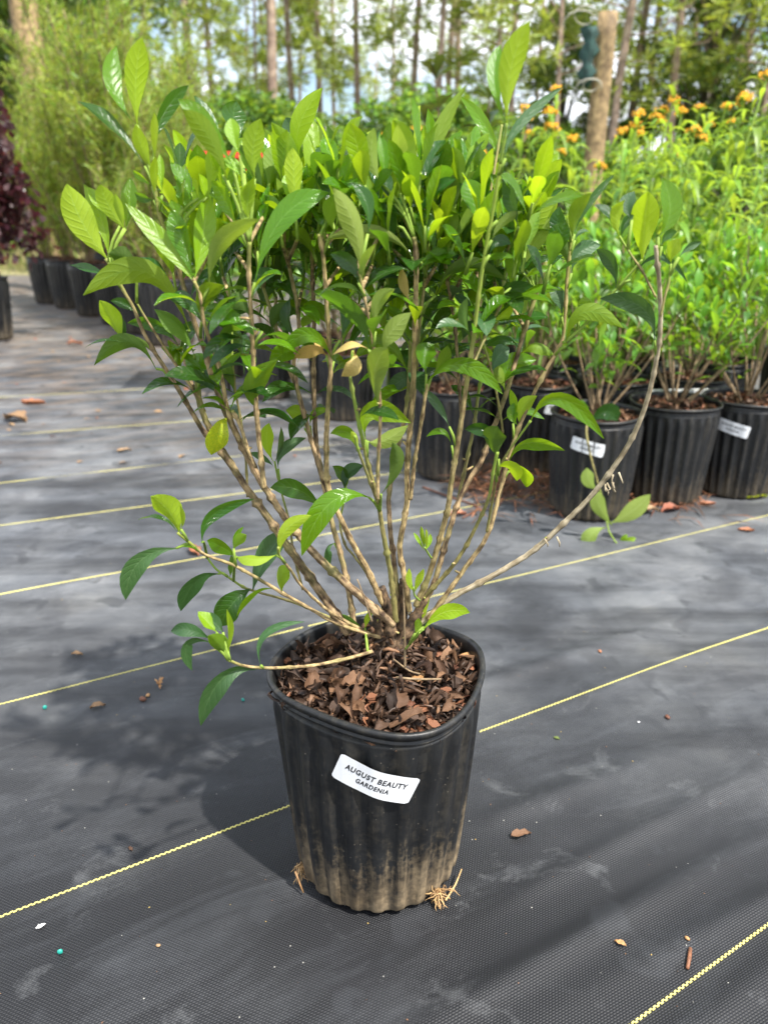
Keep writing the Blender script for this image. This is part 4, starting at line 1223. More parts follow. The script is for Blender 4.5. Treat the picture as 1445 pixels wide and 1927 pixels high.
a, b, c = [atZ(*p, .01) - C0 for p in ((838, 1694), (856, 1668), (868, 1642))]
g.tube([a + Vector((0, 0, .0)), b + Vector((0, 0, .002)), c + Vector((0, 0, .006))], [.0016, .0014, .0009], 5, step=.01)
g.tube([atZ(556, 1640, .03) - C0, atZ(563, 1660, .015) - C0, atZ(571, 1680, .003) - C0], [.0016, .0014, .001], 5, step=.01)
link('dry_root', g.mesh('dry_root', [M_root]), main)

# ================================================================== the nursery behind
def leaf_template(P, ratio, droop=0.15, n=4, fold=0.25):
    V, Fc, UV = leaf_geo(Vector((0, 0, 0)), Vector((0.5, 0, droop * .5)), Vector((1, 0, -droop * .2)), ratio, Vector((0, 0, 1)), fold, 0.0, 1, n=n, P=P, vein=False)
    V2, F2, U2 = [], [], []                                   # keep columns 0,2,4 only
    for i in range(n + 1):
        for c in (0, 2, 4): V2.append(V[i * 5 + c]); U2.append(UV[i * 5 + c])
    for i in range(n):
        for c in range(2):
            a = i * 3 + c; F2.append((a, a + 1, a + 4, a + 3))
    return np.array([tuple(v) for v in V2], dtype=np.float32), np.array(F2, dtype=np.int32)
def scatter_mesh(name, tmpl, locs, dirs, ups, sizes, mats, midx=None):
    """many leaves in one mesh: template +X goes along dirs, template +Z towards ups"""
    TV, TF = tmpl
    D = dirs / np.maximum(1e-6, np.linalg.norm(dirs, axis=1, keepdims=True))
    U = ups - D * np.sum(ups * D, axis=1, keepdims=True); U /= np.maximum(1e-6, np.linalg.norm(U, axis=1, keepdims=True))
    Sd = np.cross(U, D)
    k = len(TV); N = len(locs)
    Vv = (TV[None, :, 0:1] * D[:, None, :] + TV[None, :, 1:2] * Sd[:, None, :] + TV[None, :, 2:3] * U[:, None, :]) * sizes[:, None, None] + locs[:, None, :]
    Ff = (TF[None, :, :] + (np.arange(N) * k)[:, None, None]).reshape(-1, 4)
    me = bpy.data.meshes.new(name)
    me.vertices.add(N * k); me.vertices.foreach_set('co', Vv.astype(np.float32).ravel())
    me.loops.add(Ff.size); me.loops.foreach_set('vertex_index', Ff.astype(np.int32).ravel())
    me.polygons.add(len(Ff)); me.polygons.foreach_set('loop_start', np.arange(0, Ff.size, 4, dtype=np.int32))
    for m in mats: me.materials.append(m)
    if midx is not None: me.polygons.foreach_set('material_index', np.repeat(midx, len(TF)).astype(np.int32))
    me.polygons.foreach_set('use_smooth', np.ones(len(Ff), dtype=bool))
    me.update(calc_edges=True)
    return me
T_gard = leaf_template(PROF_G, 0.29, 0.2)
T_lance = leaf_template(PROF_L, 0.20, 0.25)
T_needle = leaf_template(PROF_L, 0.10, 0.1, n=2, fold=0.1)
T_thin = leaf_template(PROF_L, 0.16, 0.1, n=2, fold=0.2)
T_round = leaf_template(PROF_OV, 0.62, 0.15, n=3)
T_tuft = leaf_template(PROF_L, 0.05, 0.15, n=2, fold=0.0)
T_pine = leaf_template(PROF_L, 0.16, 0.15, n=2, fold=0.0)
def rnd_dirs(rg, n, zb=0.0):
    v = rg.normal(size=(n, 3)); v[:, 2] += zb
    return v

# ---- potted gardenias in the block on the right
def gardenia_stems(seed, nst, H_, R_):
    r_ = random.Random(seed); S = []
    for k in range(nst):
        a = 2 * math.pi * (k + r_.uniform(-.3, .3)) / nst; rt_ = R_ * r_.uniform(.25, 1.0); h = H_ * r_.uniform(.78, 1.0) * (1.05 - 0.25 * rt_ / R_)
        p0 = Vector((r_.uniform(-.015, .015), r_.uniform(-.015, .015), .265))
        p1 = Vector((math.cos(a) * rt_ * .35, math.sin(a) * rt_ * .35, .265 + (h - .265) * .30))
        p2 = Vector((math.cos(a + .1) * rt_ * .75, math.sin(a + .1) * rt_ * .75, .265 + (h - .265) * .68))
        p3 = Vector((math.cos(a + .15) * rt_, math.sin(a + .15) * rt_, h))
        S.append([p0, p1, p2, p3])
    return S
def bez(S, t):
    n = len(S) - 1; i = min(int(t * n), n - 1); u = t * n - i
    return S[i].lerp(S[i + 1], u), (S[i + 1] - S[i]).normalized()
far_leaf_mes = []
for i in range(6):
    rr2 = random.Random(50 + i)
    V, Fc, UV = leaf_geo(Vector((0, 0, 0)), Vector((.5, 0, .09)), Vector((1, 0, rr2.uniform(-.12, .1))), rr2.uniform(.28, .35), Vector((0, 0, 1)), rr2.uniform(.15, .4), .12, i, n=7, vein=False)
    far_leaf_mes.append(mesh_from('leaf', V, Fc, M_far_leaf if i < 4 else M_far_young, UV))
def leaf_frames(S, seed, dens, t0=0.42):
    """pairs of leaves along the stems, bushier towards the tops"""
    r_ = random.Random(seed); out = []
    for st_ in S:
        n = int(dens * r_.uniform(.8, 1.2))
        for k in range(n):
            t = t0 + (1 - t0) * (r_.random() ** 0.6)
            p, d = bez(st_, min(t, .999))
            p = p + Vector((r_.gauss(0, .022), r_.gauss(0, .022), r_.gauss(0, .02)))
            el = 0.35 + 0.75 * (t - t0) / (1 - t0) + r_.uniform(-.45, .45); a = r_.uniform(0, 6.28)
            out.append((p, Vector((math.cos(a) * math.cos(el), math.sin(a) * math.cos(el), math.sin(el))), r_.uniform(.042, .072), t))
    return out
pot_soil_me = soil_mesh('soil', rim_round, 0.010, 0.0, 10, 40)
lit = Geo(); rq = random.Random(21)
for i in range(260):
    p = mound_pos(rq, rim_round, 0.93); p.z = soil_h(p.x, p.y) + rq.uniform(.001, .006)
    V_, F_, U_ = curl_leaf(rq.uniform(.015, .04), rq.uniform(.007, .018), rq.uniform(-.2, .4), rq, 3)
    Rm = rnd_rot(rq, .6); lit.add([p + Rm @ v for v in V_], F_, U_, rq.choice((0, 1, 1, 2)))
pot_lit_me = lit.mesh('leaf_litter', [M_dead, M_dead2, M_chip])
def build_gardenia(seed, nst, H_, R_, separate, dens, label_ang):
    root = empty('potted_gardenia')
    link('pot', pot2_me, root, rot=(0, 0, seed * 1.3))
    link('soil', pot_soil_me, root)
    l_ = link('leaf_litter', pot_lit_me, root, rot=(0, 0, seed)); l_['kind'] = 'stuff'
    S = gardenia_stems(seed, nst, H_, R_)
    for st_ in S:
        P_, R2 = smooth_path(st_, [.0042, .0034, .0026, .0016], .03)
        V_, F_, U_ = tube_geo(P_, R2, 5, cap=False)
        link('stem', mesh_from('stem', V_, F_, M_far_stem, U_), root)
    fr = leaf_frames(S, seed + 5, dens)
    r_ = random.Random(seed)
    if separate:
        fr2 = fr[:260]
        for (p, d, s, t) in fr2:
            q = d.to_track_quat('X', 'Z'); q = q @ Matrix.Rotation(r_.uniform(-.5, .5), 3, 'X').to_quaternion()
            me = far_leaf_mes[r_.randrange(4)] if t < .72 or r_.random() < .35 else far_leaf_mes[4 + r_.randrange(2)]
            o = bpy.data.objects.new('leaf', me); COL.objects.link(o); o.parent = root
            o.location = p; o.rotation_mode = 'QUATERNION'; o.rotation_quaternion = q; o.scale = (s, s, s)
        fr = fr[260:]
    if fr:
        P = np.array([tuple(f[0]) for f in fr]); D = np.array([tuple(f[1]) for f in fr]); s = np.array([f[2] for f in fr]); t = np.array([f[3] for f in fr])
        rg = np.random.default_rng(seed)
        U = np.tile((0, 0, 1.0), (len(fr), 1)) + rg.normal(0, .35, (len(fr), 3))
        o = link('foliage', scatter_mesh('foliage', T_gard, P, D, U, s, [M_far_leaf, M_far_young], ((t > .72) & (rg.random(len(fr)) > .35)).astype(int)), root)
        o['kind'] = 'stuff'
    if label_ang is not None:
        l_ = link('plant_label', far_sh, root, rot=(0, 0, math.radians(label_ang)))
        link('lettering', far_tx, l_)
    return root
GL = 'gardenias potted in the block on the right'
near_spec = [((.615, 2.185), 1, 12, .80, .25, 22, -113, 'potted gardenia in the front row with a trailing shoot hanging over its rim'),
             ((.885, 2.315), 2, 11, .80, .24, 22, None, 'potted gardenia in the middle of the front row, no sticker on its black pot'),
             ((1.13, 2.37), 3, 12, .84, .26, 22, -127, 'potted gardenia at the right edge of the photo, sticker on its left side'),
             ((.225, 2.54), 4, 10, .76, .24, 20, None, 'potted gardenia seen straight through the stems of the big front plant')]
for (x, y), sd, nst, H_, R_, dn, la, lb in near_spec:
    o = build_gardenia(sd, nst, H_, R_, True, dn + 6, la); o.location = (x, y, 0)
    tag(o, lb, 'potted plant', GL)
    if sd == 1: P1root = o
protos = [build_gardenia(11 + i, 11, .86, .27, False, 46, -66 if i == 0 else None) for i in range(3)]
back = [((.52, 2.62), 0), ((.80, 2.66), 1), ((1.08, 2.72), 2), ((1.42, 2.52), 1), ((.36, 2.98), 1), ((.66, 3.02), 2), ((.97, 3.06), 0), ((1.30, 3.02), 1), ((1.62, 2.86), 2),
        ((-.16, 3.32), 2), ((.14, 3.36), 0), ((-.56, 3.72), 1), ((-.26, 3.86), 2), ((1.75, 3.3), 0), ((.46, 3.42), 1), ((-.86, 4.25), 0)]
BL = ['potted gardenia just behind the front row, sticker peeking past the left pot', 'second-row gardenia behind the gap between the left and middle front pots',
      'second-row gardenia behind the white board', 'second-row gardenia cut by the right edge of the photo', None, None, None, None, None,
      'potted gardenia behind the main plant, its pot between the centre stems', None, 'potted gardenia whose pot shows left of the centre stems', None, None, None, None]
used = set()
for i, ((x, y), k) in enumerate(back):
    if k in used: o = copy_tree(protos[k])
    else: o = protos[k]; used.add(k)
    o.location = (x, y, 0); sc_ = 0.93 if y > 3.2 and x < .2 else 1.0
    o.scale = (sc_,) * 3
    o.rotation_euler = (0, 0, (i * 1.9) % 6.28 if i else 0)
    tag(o, BL[i] or 'leafy gardenia deep in the potted block, mostly hidden by the rows before it', 'potted plant', GL)
# trailing shoot of the left front plant (part of it)
P1c = Vector((.615, 2.185, 0))
def p1(px, py, Y): return atY(px, py, Y) - P1c
tp = [p1(1165, 775, 2.12), p1(1130, 778, 2.07), p1(1104, 800, 2.02), p1(1108, 845, 1.99), p1(1122, 900, 1.98), p1(1138, 960, 1.97), p1(1145, 1000, 1.95), p1(1166, 1030, 1.93)]
D_, R_ = smooth_path(tp, [.004, .0038, .0034, .003, .0028, .0026, .0022, .002], .02)
V_, F_, U_ = tube_geo(D_, R_, 6); link('trailing_shoot', mesh_from('trailing_shoot', V_, F_, M_stem_olive, U_), P1root)
for (b_, m_, t_, w, side, mt) in (((1146, 985), (1185, 965), (1223, 930), 34, 'U', M_pale), ((1152, 990), (1128, 955), (1122, 922), 30, 'U', M_pale), ((1124, 922), (1108, 905), (1104, 880), 28, 'U', M_pale), ((1140, 992), (1112, 1006), (1104, 1032), 30, 'U', M_pale),
                                  ((1166, 1030), (1180, 1020), (1196, 1012), 14, 'T', M_young), ((1166, 1031), (1182, 1030), (1200, 1026), 14, 'T', M_young), ((1166, 1031), (1172, 1016), (1180, 1006), 12, 'T', M_young), ((1168, 1033), (1180, 1036), (1194, 1036), 12, 'T', M_young),
                                  ((1104, 800), (1140, 775), (1162, 792), 34, 'T', M_mature), ((1104, 800), (1092, 776), (1096, 752), 30, 'T', M_mid)):
    A, Mm, Bt = p1(*b_, 1.965), p1(*m_, 1.95), p1(*t_, 1.95)
    vw = (Vector((0, 0, CAMH)) - (A + P1c)).normalized()
    V, Fc, UV = leaf_geo(A, Mm, Bt, w / FPX * 2.1, vw if side == 'T' else -vw, .2, .1, int(b_[0]), n=8)
    link('leaf', mesh_from('leaf', V, Fc, mt, UV), P1root)

g = Geo(); g.box((0, 0, .15), (.20, .012, .30), 0)
o = link('white_board', g.mesh('white_board', [M_white], False), loc=(.97, 2.50, 0), rot=(0, 0, .05)); tag(o, 'white board standing between the potted gardenias on the right', 'board')

# ---- butterfly milkweed with orange flower heads
def flower_head_mesh(seed):
    g = Geo(); r_ = random.Random(seed)
    for k in range(26):
        a = r_.uniform(0, 6.28); el = r_.uniform(.1, 1.5); rr_ = r_.uniform(.018, .030)
        c = Vector((math.cos(a) * math.cos(el), math.sin(a) * math.cos(el), math.sin(el) * .75)) * rr_
        g.tube([Vector((0, 0, -.008)), c * .6, c * .92], [.0008, .0008, .001], 4, 1)
        s = r_.uniform(.0035, .0052)                       # five reflexed petals and a crown
        for q in range(5):
            b_ = 2 * math.pi * q / 5 + a; n_ = c.normalized(); t1 = n_.orthogonal().normalized(); t2 = n_.cross(t1)
            d = t1 * math.cos(b_) + t2 * math.sin(b_); e = n_.cross(d)
            g.add([c, c + d * s * .8 + e * s * .5, c + d * s * 1.9 - n_ * s * .7, c + d * s * .8 - e * s * .5], [(0, 1, 2, 3)], m=0 if r_.random() < .75 else 2)
        g.add([c + t1 * s * .6, c + t2 * s * .6, c - t1 * s * .6, c - t2 * s * .6, c + n_ * s * 1.6], [(0, 1, 4), (1, 2, 4), (2, 3, 4), (3, 0, 4)], m=2 if r_.random() < .5 else 0)
    return g.mesh('flower_head', [M_flower, M_stem_green, M_flower_y], False)
heads = [flower_head_mesh(i) for i in range(3)]
lance_mes = []
for i in range(4):
    r_ = random.Random(80 + i)
    V, Fc, UV = leaf_geo(Vector((0, 0, 0)), Vector((.5, 0, .12 + .05 * i)), Vector((1, 0, -.05 - .12 * i)), r_.uniform(.17, .25), Vector((0, 0, 1)), .3, .1, i, n=7, P=PROF_L, vein=False)
    lance_mes.append(mesh_from('leaf', V, Fc, M_milk, UV))
MG = 'orange flowered milkweeds behind the gardenias'
def milkweed(x, y, h, seed, flowers=1, lean=(0, 0), label='tall milkweed with narrow pale leaves and an orange flower head'):
    r_ = random.Random(seed); root = empty('milkweed', (x, y, 0))
    tag(root, label, 'flowering plant', MG)
    top = Vector((lean[0], lean[1], h)); mid = Vector((lean[0] * .35 + r_.uniform(-.02, .02), lean[1] * .35, h * .55))
    P_, R2 = smooth_path([Vector((0, 0, 0)), mid, top], [.006, .0045, .0028], .06)
    V_, F_, U_ = tube_geo(P_, R2, 6); link('stem', mesh_from('stem', V_, F_, M_stem_green, U_), root)
    z = .38; k = 0; a = r_.uniform(0, 6.28)
    while z < h - .02:
        t = z / h; i = min(int(t * (len(P_) - 1)), len(P_) - 2); p = P_[i].lerp(P_[i + 1], t * (len(P_) - 1) - i)
        for s in (0, math.pi):
            el = r_.uniform(-.5, .8); L_ = r_.uniform(.10, .17) * (1 if t < .85 else .7)
            aa = a + s + r_.uniform(-.3, .3)
            d = Vector((math.cos(aa) * math.cos(el), math.sin(aa) * math.cos(el), math.sin(el)))
            o = bpy.data.objects.new('leaf', lance_mes[r_.randrange(4)]); COL.objects.link(o); o.parent = root
            o.location = p; o.rotation_mode = 'QUATERNION'; o.rotation_quaternion = d.to_track_quat('X', 'Z'); o.scale = (L_,) * 3
        a += 1.571; z += r_.uniform(.04, .06); k += 1
    for q in range(flowers):
        off = Vector((r_.uniform(-.04, .04), r_.uniform(-.03, .03), r_.uniform(-.05, .0))) if q else Vector((0, 0, 0))
        if q:
            V_, F_, U_ = tube_geo([top - Vector((0, 0, .07)), top + off * .6 - Vector((0, 0, .03)), top + off], [.002, .0016, .0014], 5); link('flower_stalk', mesh_from('flower_stalk', V_, F_, M_stem_green, U_), root)
        link('flower_head', heads[r_.randrange(3)], root, top + off, (r_.uniform(-.3, .3), r_.uniform(-.3, .3), r_.uniform(0, 6)), r_.uniform(.85, 1.15))
    return root
mk = [(1203, 212, 3.0, 2), (1230, 218, 3.2, 2), (1266, 186, 3.0, 2), (1283, 206, 3.3, 1), (1316, 200, 3.4, 1), (1306, 243, 2.9, 2), (1365, 198, 3.1, 1), (1400, 180, 3.0, 2), (1170, 248, 3.2, 1),
      (1195, 246, 3.4, 2), (988, 202, 3.2, 2), (1034, 208, 3.0, 3), (1046, 165, 3.3, 1), (1076, 262, 3.2, 2), (994, 248, 3.6, 1), (785, 242, 3.4, 1), (720, 256, 3.6, 1), (812, 255, 3.6, 1),
      (905, 286, 3.6, 1), (882, 293, 3.8, 1), (1128, 310, 3.3, 1), (1030, 340, 3.2, 1), (1268, 292, 3.6, 1), (1443, 140, 2.9, 1), (1335, 232, 3.7, 1), (1376, 225, 3.6, 1)]
ML = ['milkweed with a flower pair left of the highest pale stem, right of the post', 'milkweed whose flowers are second from the post among the right cluster', 'milkweed with the tall bright stem and flowers midway between post and right edge',
      'single-headed milkweed tucked just right of the tall bright stemmed one', 'single-headed milkweed with a reddish orange head, alone right of the middle cluster', 'single-headed milkweed left of the pair near the right edge', 'milkweed with two low broad heads below the right cluster',
      'single-headed milkweed left of the topmost heads near the right edge', 'milkweed with the topmost orange heads near the right edge', 'single small-headed milkweed, first right of the post', 'milkweed with two small heads below the first right cluster',
      'milkweed flowering just right of the tall gardenia shoot', 'milkweed with three heads behind the narrow bluish leaf of the tall shoot', 'milkweed head above the narrow bluish leaf of the tall shoot', 'milkweed with two heads just left of the post', 'low milkweed head right beside the tall green shoot',
      'milkweed head above the middle of the front crown', 'leftmost milkweed head, behind the middle of the front crown', 'milkweed head right of the one above the crown middle', 'milkweed head low behind the crown, left of the tall shoot', 'lowest milkweed head left of the tall shoot',
      'milkweed head at the foot of the post', 'tiny low milkweed head left of the post foot', 'milkweed with a small head low under the right cluster', 'milkweed with its head cut by the right edge', 'milkweed head behind and left of the near-right heads', 'milkweed head between the two right edge clusters']
for i, (px, py, Y, fl) in enumerate(mk):
    t = atY(px, py + 6, Y); r_ = random.Random(i); lx, ly = r_.uniform(-.10, .12), r_.uniform(-.08, .08)
    if px > 1250: lx = abs(lx) * 1.6
    lbl = 'tall milkweed with narrow pale leaves and %s orange flower %s' % (('one', 'head') if fl == 1 else ('several', 'heads'))
    milkweed(t.x - lx, t.y - ly, t.z, 200 + i, fl, (lx, ly), ML[i])
for i in range(22):                                          # not in flower
    r_ = random.Random(900 + i); px = r_.uniform(850, 1480); Y = r_.uniform(3.0, 4.2)
    t = atY(px, r_.uniform(235, 350), Y)
    o = milkweed(t.x - .03, t.y, t.z, 400 + i, 0, (.06 * r_.uniform(-1, 1), 0), 'leafy milkweed stem without flowers between the orange flowered ones'); o['group'] = 'flowerless milkweed stems'

# ---- dark broad-leaved shrub behind the tall shoot
def whorled_shrub():
    root = empty('broadleaf_shrub', (.36, 3.75, 0)); tag(root, 'dark shrub with whorls of broad brownish green leaves behind the tallest gardenia shoot', 'shrub')
    r_ = random.Random(5)
    for k in range(9):
        top = Vector((r_.uniform(-.22, .3), r_.uniform(-.15, .15), r_.uniform(.85, 1.42)))
        V_, F_, U_ = tube_geo(*smooth_path([Vector((0, 0, 0)), Vector((top.x * .4, top.y * .4, top.z * .5)), top], [.009, .007, .004], .08), 6)
        link('stem', mesh_from('stem', V_, F_, M_far_stem, U_), root)
        for w in range(3):
            p = top - Vector((top.x * .1, 0, .13)) * w
            for q in range(7):
                a = q * .9 + k; el = r_.uniform(.1, .9); d = Vector((math.cos(a) * math.cos(el), math.sin(a) * math.cos(el), math.sin(el)))
                o = bpy.data.objects.new('leaf', mag_me); COL.objects.link(o); o.parent = root; o.location = p
                o.rotation_mode = 'QUATERNION'; o.rotation_quaternion = d.to_track_quat('X', 'Z'); o.scale = (r_.uniform(.10, .15),) * 3
V, Fc, UV = leaf_geo(Vector((0, 0, 0)), Vector((.5, 0, .1)), Vector((1, 0, -.05)), .36, Vector((0, 0, 1)), .25, .1, 3, n=7, P=PROF_OV, vein=False)
mag_me = mesh_from('leaf', V, Fc, M_magn, UV)
whorled_shrub()

# ---- red plastic cart behind the crown
def red_cart():
    root = empty('garden_cart', (-.56, 3.75, 0), .1); tag(root, 'red plastic tub cart glimpsed through the top of the front plant', 'cart')
    g = Geo(); w0, w1, l0, l1, z0, z1 = .14, .20, .22, .31, .80, 1.07
    ring = lambda w, l, z: [Vector((sx * l, sy * w, z)) for sx, sy in ((-1, -1), (1, -1), (1, 1), (-1, 1))]
    rings = [ring(w0, l0, z0), ring(w1, l1, z1), ring(w1 + .025, l1 + .025, z1 + .004), ring(w1 + .025, l1 + .025, z1 - .02), ring(w1 - .008, l1 - .008, z1 - .02), ring(w0 - .01, l0 - .01, z0 + .012)]
    V = [v for r in rings for v in r]; Fc = [(3, 2, 1, 0)]
    order = [0, 1, 2]; Fc += [(i * 4 + j, i * 4 + (j + 1) % 4, i * 4 + 4 + (j + 1) % 4, i * 4 + 4 + j) for i in (0, 1) for j in range(4)]
    Fc += [(8 + j, 8 + (j + 1) % 4, 12 + (j + 1) % 4, 12 + j) for j in range(4)]
    Fc += [(4 + j, 4 + (j + 1) % 4, 16 + (j + 1) % 4, 16 + j) for j in range(4)] + [(16 + j, 16 + (j + 1) % 4, 20 + (j + 1) % 4, 20 + j) for j in range(4)] + [(20, 21, 22, 23)]
    g.add(V, Fc); link('tub', g.mesh('tub', [M_red], False), root)
    for sx in (-1, 1):
        for sy in (-1, 1):
            g = Geo(); g.tube([(sx * .19, sy * .11, .80), (sx * .21, sy * .13, 0.0)], .011, 6); link('leg', g.mesh('leg', [M_pot2]), root)
    g = Geo(); g.tube([(-.21, -.13, .25), (.21, -.13, .25), (.21, .13, .25), (-.21, .13, .25), (-.21, -.13, .25)], .009, 6); link('brace', g.mesh('brace', [M_pot2]), root)
red_cart()

# ---- fine leaved shrubs in the row of big pots on the left
bigpot_scale = 1.38
def fine_shrub_meshes(seed, H_, R_, n):
    rg = np.random.default_rng(seed); r_ = random.Random(seed)
    g = Geo(); tips = []
    for k in range(17):
        a = r_.uniform(0, 6.28); q = r_.uniform(.1, 1) * R_; h = H_ * r_.uniform(.55, 1.0)
        top = Vector((math.cos(a) * q, math.sin(a) * q, h)); mid = Vector((math.cos(a) * q * .45, math.sin(a) * q * .45, .4 + (h - .4) * .45))
        g.tube([Vector((0, 0, .36)), mid, top], [.012, .008, .003], 5, step=.12); tips.append((Vector((0, 0, .36)), mid, top))
        for b in range(6):
            t = r_.uniform(.3, .95); p = mid.lerp(top, max(0, (t - .4) / .6)) if t > .4 else Vector((0, 0, .36)).lerp(mid, t / .4)
            e = p + Vector((r_.uniform(-.2, .2), r_.uniform(-.2, .2), r_.uniform(.1, .34)))
            g.tube([p, e], [.004, .0015], 4); tips.append((p, p.lerp(e, .5), e))
    P, D = [], []
    T = np.array([[tuple(a), tuple(b), tuple(c)] for a, b, c in tips])
    ln = np.linalg.norm(T[:, 2] - T[:, 0], axis=1); pr = ln / ln.sum()
    idx = rg.choice(len(T), n, p=pr); t = rg.random(n) ** .7
    A, Bm, Cc = T[idx, 0], T[idx, 1], T[idx, 2]
    pos = A * ((1 - t) ** 2)[:, None] + Bm * (2 * t * (1 - t))[:, None] + Cc * (t ** 2)[:, None]
    ok = pos[:, 2] > .55; pos = pos[ok]; ax = (Cc - A)[ok]; ax /= np.linalg.norm(ax, axis=1, keepdims=True)
    d = ax * .9 + rg.normal(0, .55, ax.shape)
    return g.mesh('branches', [M_far_stem]), scatter_mesh('foliage', T_thin, pos + rg.normal(0, .02, pos.shape), d, rnd_dirs(rg, len(pos), 1), rg.uniform(.05, .085, len(pos)), [M_fine, M_bush], (rg.random(len(pos)) > .8).astype(int))
fs = [fine_shrub_meshes(31 + i, 2.55, .62, 9000) for i in range(3)]
def fine_shrub(x, y, k, sc_, label, pot_s=bigpot_scale):
    root = empty('feathery_shrub', (x, y, 0)); tag(root, label, 'potted shrub', 'feathery shrubs in the row of big pots')
    link('pot', pot2_me, root, scale=(pot_s, pot_s, pot_s * 1.02))
    l_ = link('leaf_litter', pot_lit_me, root, loc=(0, 0, .02), scale=(pot_s, pot_s, pot_s * 1.02)); l_['kind'] = 'stuff'
    link('soil', pot_soil_me, root, loc=(0, 0, .02), scale=(pot_s, pot_s, pot_s * 1.02))
    link('branches', fs[k][0], root, rot=(0, 0, x * 7), scale=sc_); f = link('foliage', fs[k][1], root, rot=(0, 0, x * 7), scale=sc_); f['kind'] = 'stuff'
    return root
for i, (x, y, k, s_, lb) in enumerate([(-3.30, 7.95, 0, .80, 'feathery green shrub in the farthest big black pot of the left row'),
                                       (-2.93, 7.5, 1, .86, 'feathery shrub in the second farthest big pot of the left row'),
                                       (-2.52, 6.95, 2, .95, 'feathery shrub in the third farthest big pot of the left row'),
                                       (-2.14, 6.45, 0, 1.02, 'feathery shrub in the row of big pots, just above the leftmost gardenia leaf'),
                                       (-1.78, 5.9, 1, .98, 'feathery shrub in a big pot half hidden by the leftmost gardenia branches'),
                                       (-1.45, 5.35, 2, .72, 'lower feathery shrub nearest in the left row, hidden behind the main plant')]):
    fine_shrub(x, y, k, s_, lb)
for i, (x, y, k) in enumerate([(-3.0, 8.9, 0), (-2.3, 8.3, 1), (-1.8, 7.4, 2)]):
    root = fine_shrub(x, y, k, .68 if x < -3.5 else .95, 'feathery green shrub in the second line behind the row of big pots')

# ---- burgundy shrub at the left edge
root = empty('burgundy_shrub', (-2.79, 5.55, 0)); tag(root, 'burgundy leaved shrub in a black pot cut by the left edge of the photo', 'potted shrub')
link('pot', pot2_me, root, scale=(bigpot_scale,) * 3); link('soil', pot_soil_me, root, scale=(bigpot_scale,) * 3)
rg = np.random.default_rng(8); g = Geo(); r_ = random.Random(8); P, D = [], []
for k in range(30):
    a = r_.uniform(0, 6.28); q = r_.uniform(.2, .58); h = r_.uniform(.9, 1.62)
    p0, p1_, p2, p3 = Vector((0, 0, .38)), Vector((math.cos(a) * q * .4, math.sin(a) * q * .4, h * .7)), Vector((math.cos(a) * q * .8, math.sin(a) * q * .8, h)), Vector((math.cos(a) * q * 1.15, math.sin(a) * q * 1.15, h * .62))
    pts, rad = smooth_path([p0, p1_, p2, p3], [.012, .008, .005, .002], .05); g.tube(pts, rad, 5)
    for p in pts[4:]:
        for q_ in range(7): P.append(p + Vector((r_.gauss(0, .04), r_.gauss(0, .04), r_.gauss(0, .03)))); D.append((r_.gauss(0, 1), r_.gauss(0, 1), -.9 + r_.gauss(0, .5)))
link('branches', g.mesh('branches', [M_far_stem]), root)
P = np.array([tuple(p) for p in P]); D = np.array(D)
link('foliage', scatter_mesh('foliage', T_round, P, D, rnd_dirs(rg, len(P), 1), rg.uniform(.055, .09, len(P)), [M_purple]), root)['kind'] = 'stuff'

# ---- posts
def post(x, y, r0, r1, h, lean, label, cat='post'):
    root = empty('wooden_post', (x, y, 0)); tag(root, label, cat)
    g = Geo(); n = 14
    pts = [Vector((lean * t / n * h, 0, h * t / n)) for t in range(n + 1)]
    g.tube(pts, [r0 + (r1 - r0) * t / n for t in range(n + 1)], 14)
    V_, F_, U_ = tube_geo(pts, [r0 + (r1 - r0) * t / n for t in range(n + 1)], 14)
    link('pole', mesh_from('pole', V_, F_, M_post, [(u, v * .25) for u, v in U_]), root)
    return root
post(-3.58, 9.0, .145, .125, 6.5, .0, 'thick bare wooden pole rising behind the feathery shrubs')
pr_ = post(1.52, 6.2, .075, .068, 2.12, .01, 'weathered wooden post with green netting and white hose, behind the orange flowers')
g = Geo(); r_ = random.Random(4)
nv = []
for j in range(9):
    for i in range(12):
        a = 2 * math.pi * i / 12; rr_ = (.050 + .012 * math.sin(j * 2.1 + 1)) * r_.uniform(.5, 1.35)
        nv.append(Vector((math.cos(a) * rr_, math.sin(a) * rr_, -j * .045)))
nf = [(j * 12 + i, j * 12 + (i + 1) % 12, (j + 1) * 12 + (i + 1) % 12, (j + 1) * 12 + i) for j in range(8) for i in range(12)] + [tuple(range(11, -1, -1)), tuple(range(96, 108))]
g.add(nv, nf); o = link('netting_bundle', g.mesh('netting_bundle', [M_cloth]), None, (1.415, 6.14, 2.02)); tag(o, 'dark green netting bundle tied to the left of the weathered post', 'netting')
for k, (cx, cz, R0, nloop) in enumerate(((1.44, 1.63, .075, 2), (1.33, 2.04, .09, 2), (1.575, 2.0, .04, 1))):
    g = Geo(); pts = []
    for i in range(nloop * 14):
        a = i / 14 * 2 * math.pi; rr_ = R0 * (.8 + .35 * math.sin(i * .37 + k) + .1 * math.sin(i * .11)); pts.append(Vector((cx + math.cos(a) * rr_ + .02 * math.sin(i * .2), 6.08 - .03 * math.sin(i * .45), cz + math.sin(a) * rr_ * .6 + .03 * math.sin(i * .13 + k))))
    pts = pts[:len(pts) - 5]; g.tube(pts, .0045, 6)
    o = link('hose_coil', g.mesh('hose_coil', [M_hose]))
    tag(o, ('white hose coil hanging lowest on the weathered post', 'white hose coil left of the weathered post top, beside the netting', 'small white hose loop on the right of the weathered post')[k], 'hose', 'white hose coils on the post')

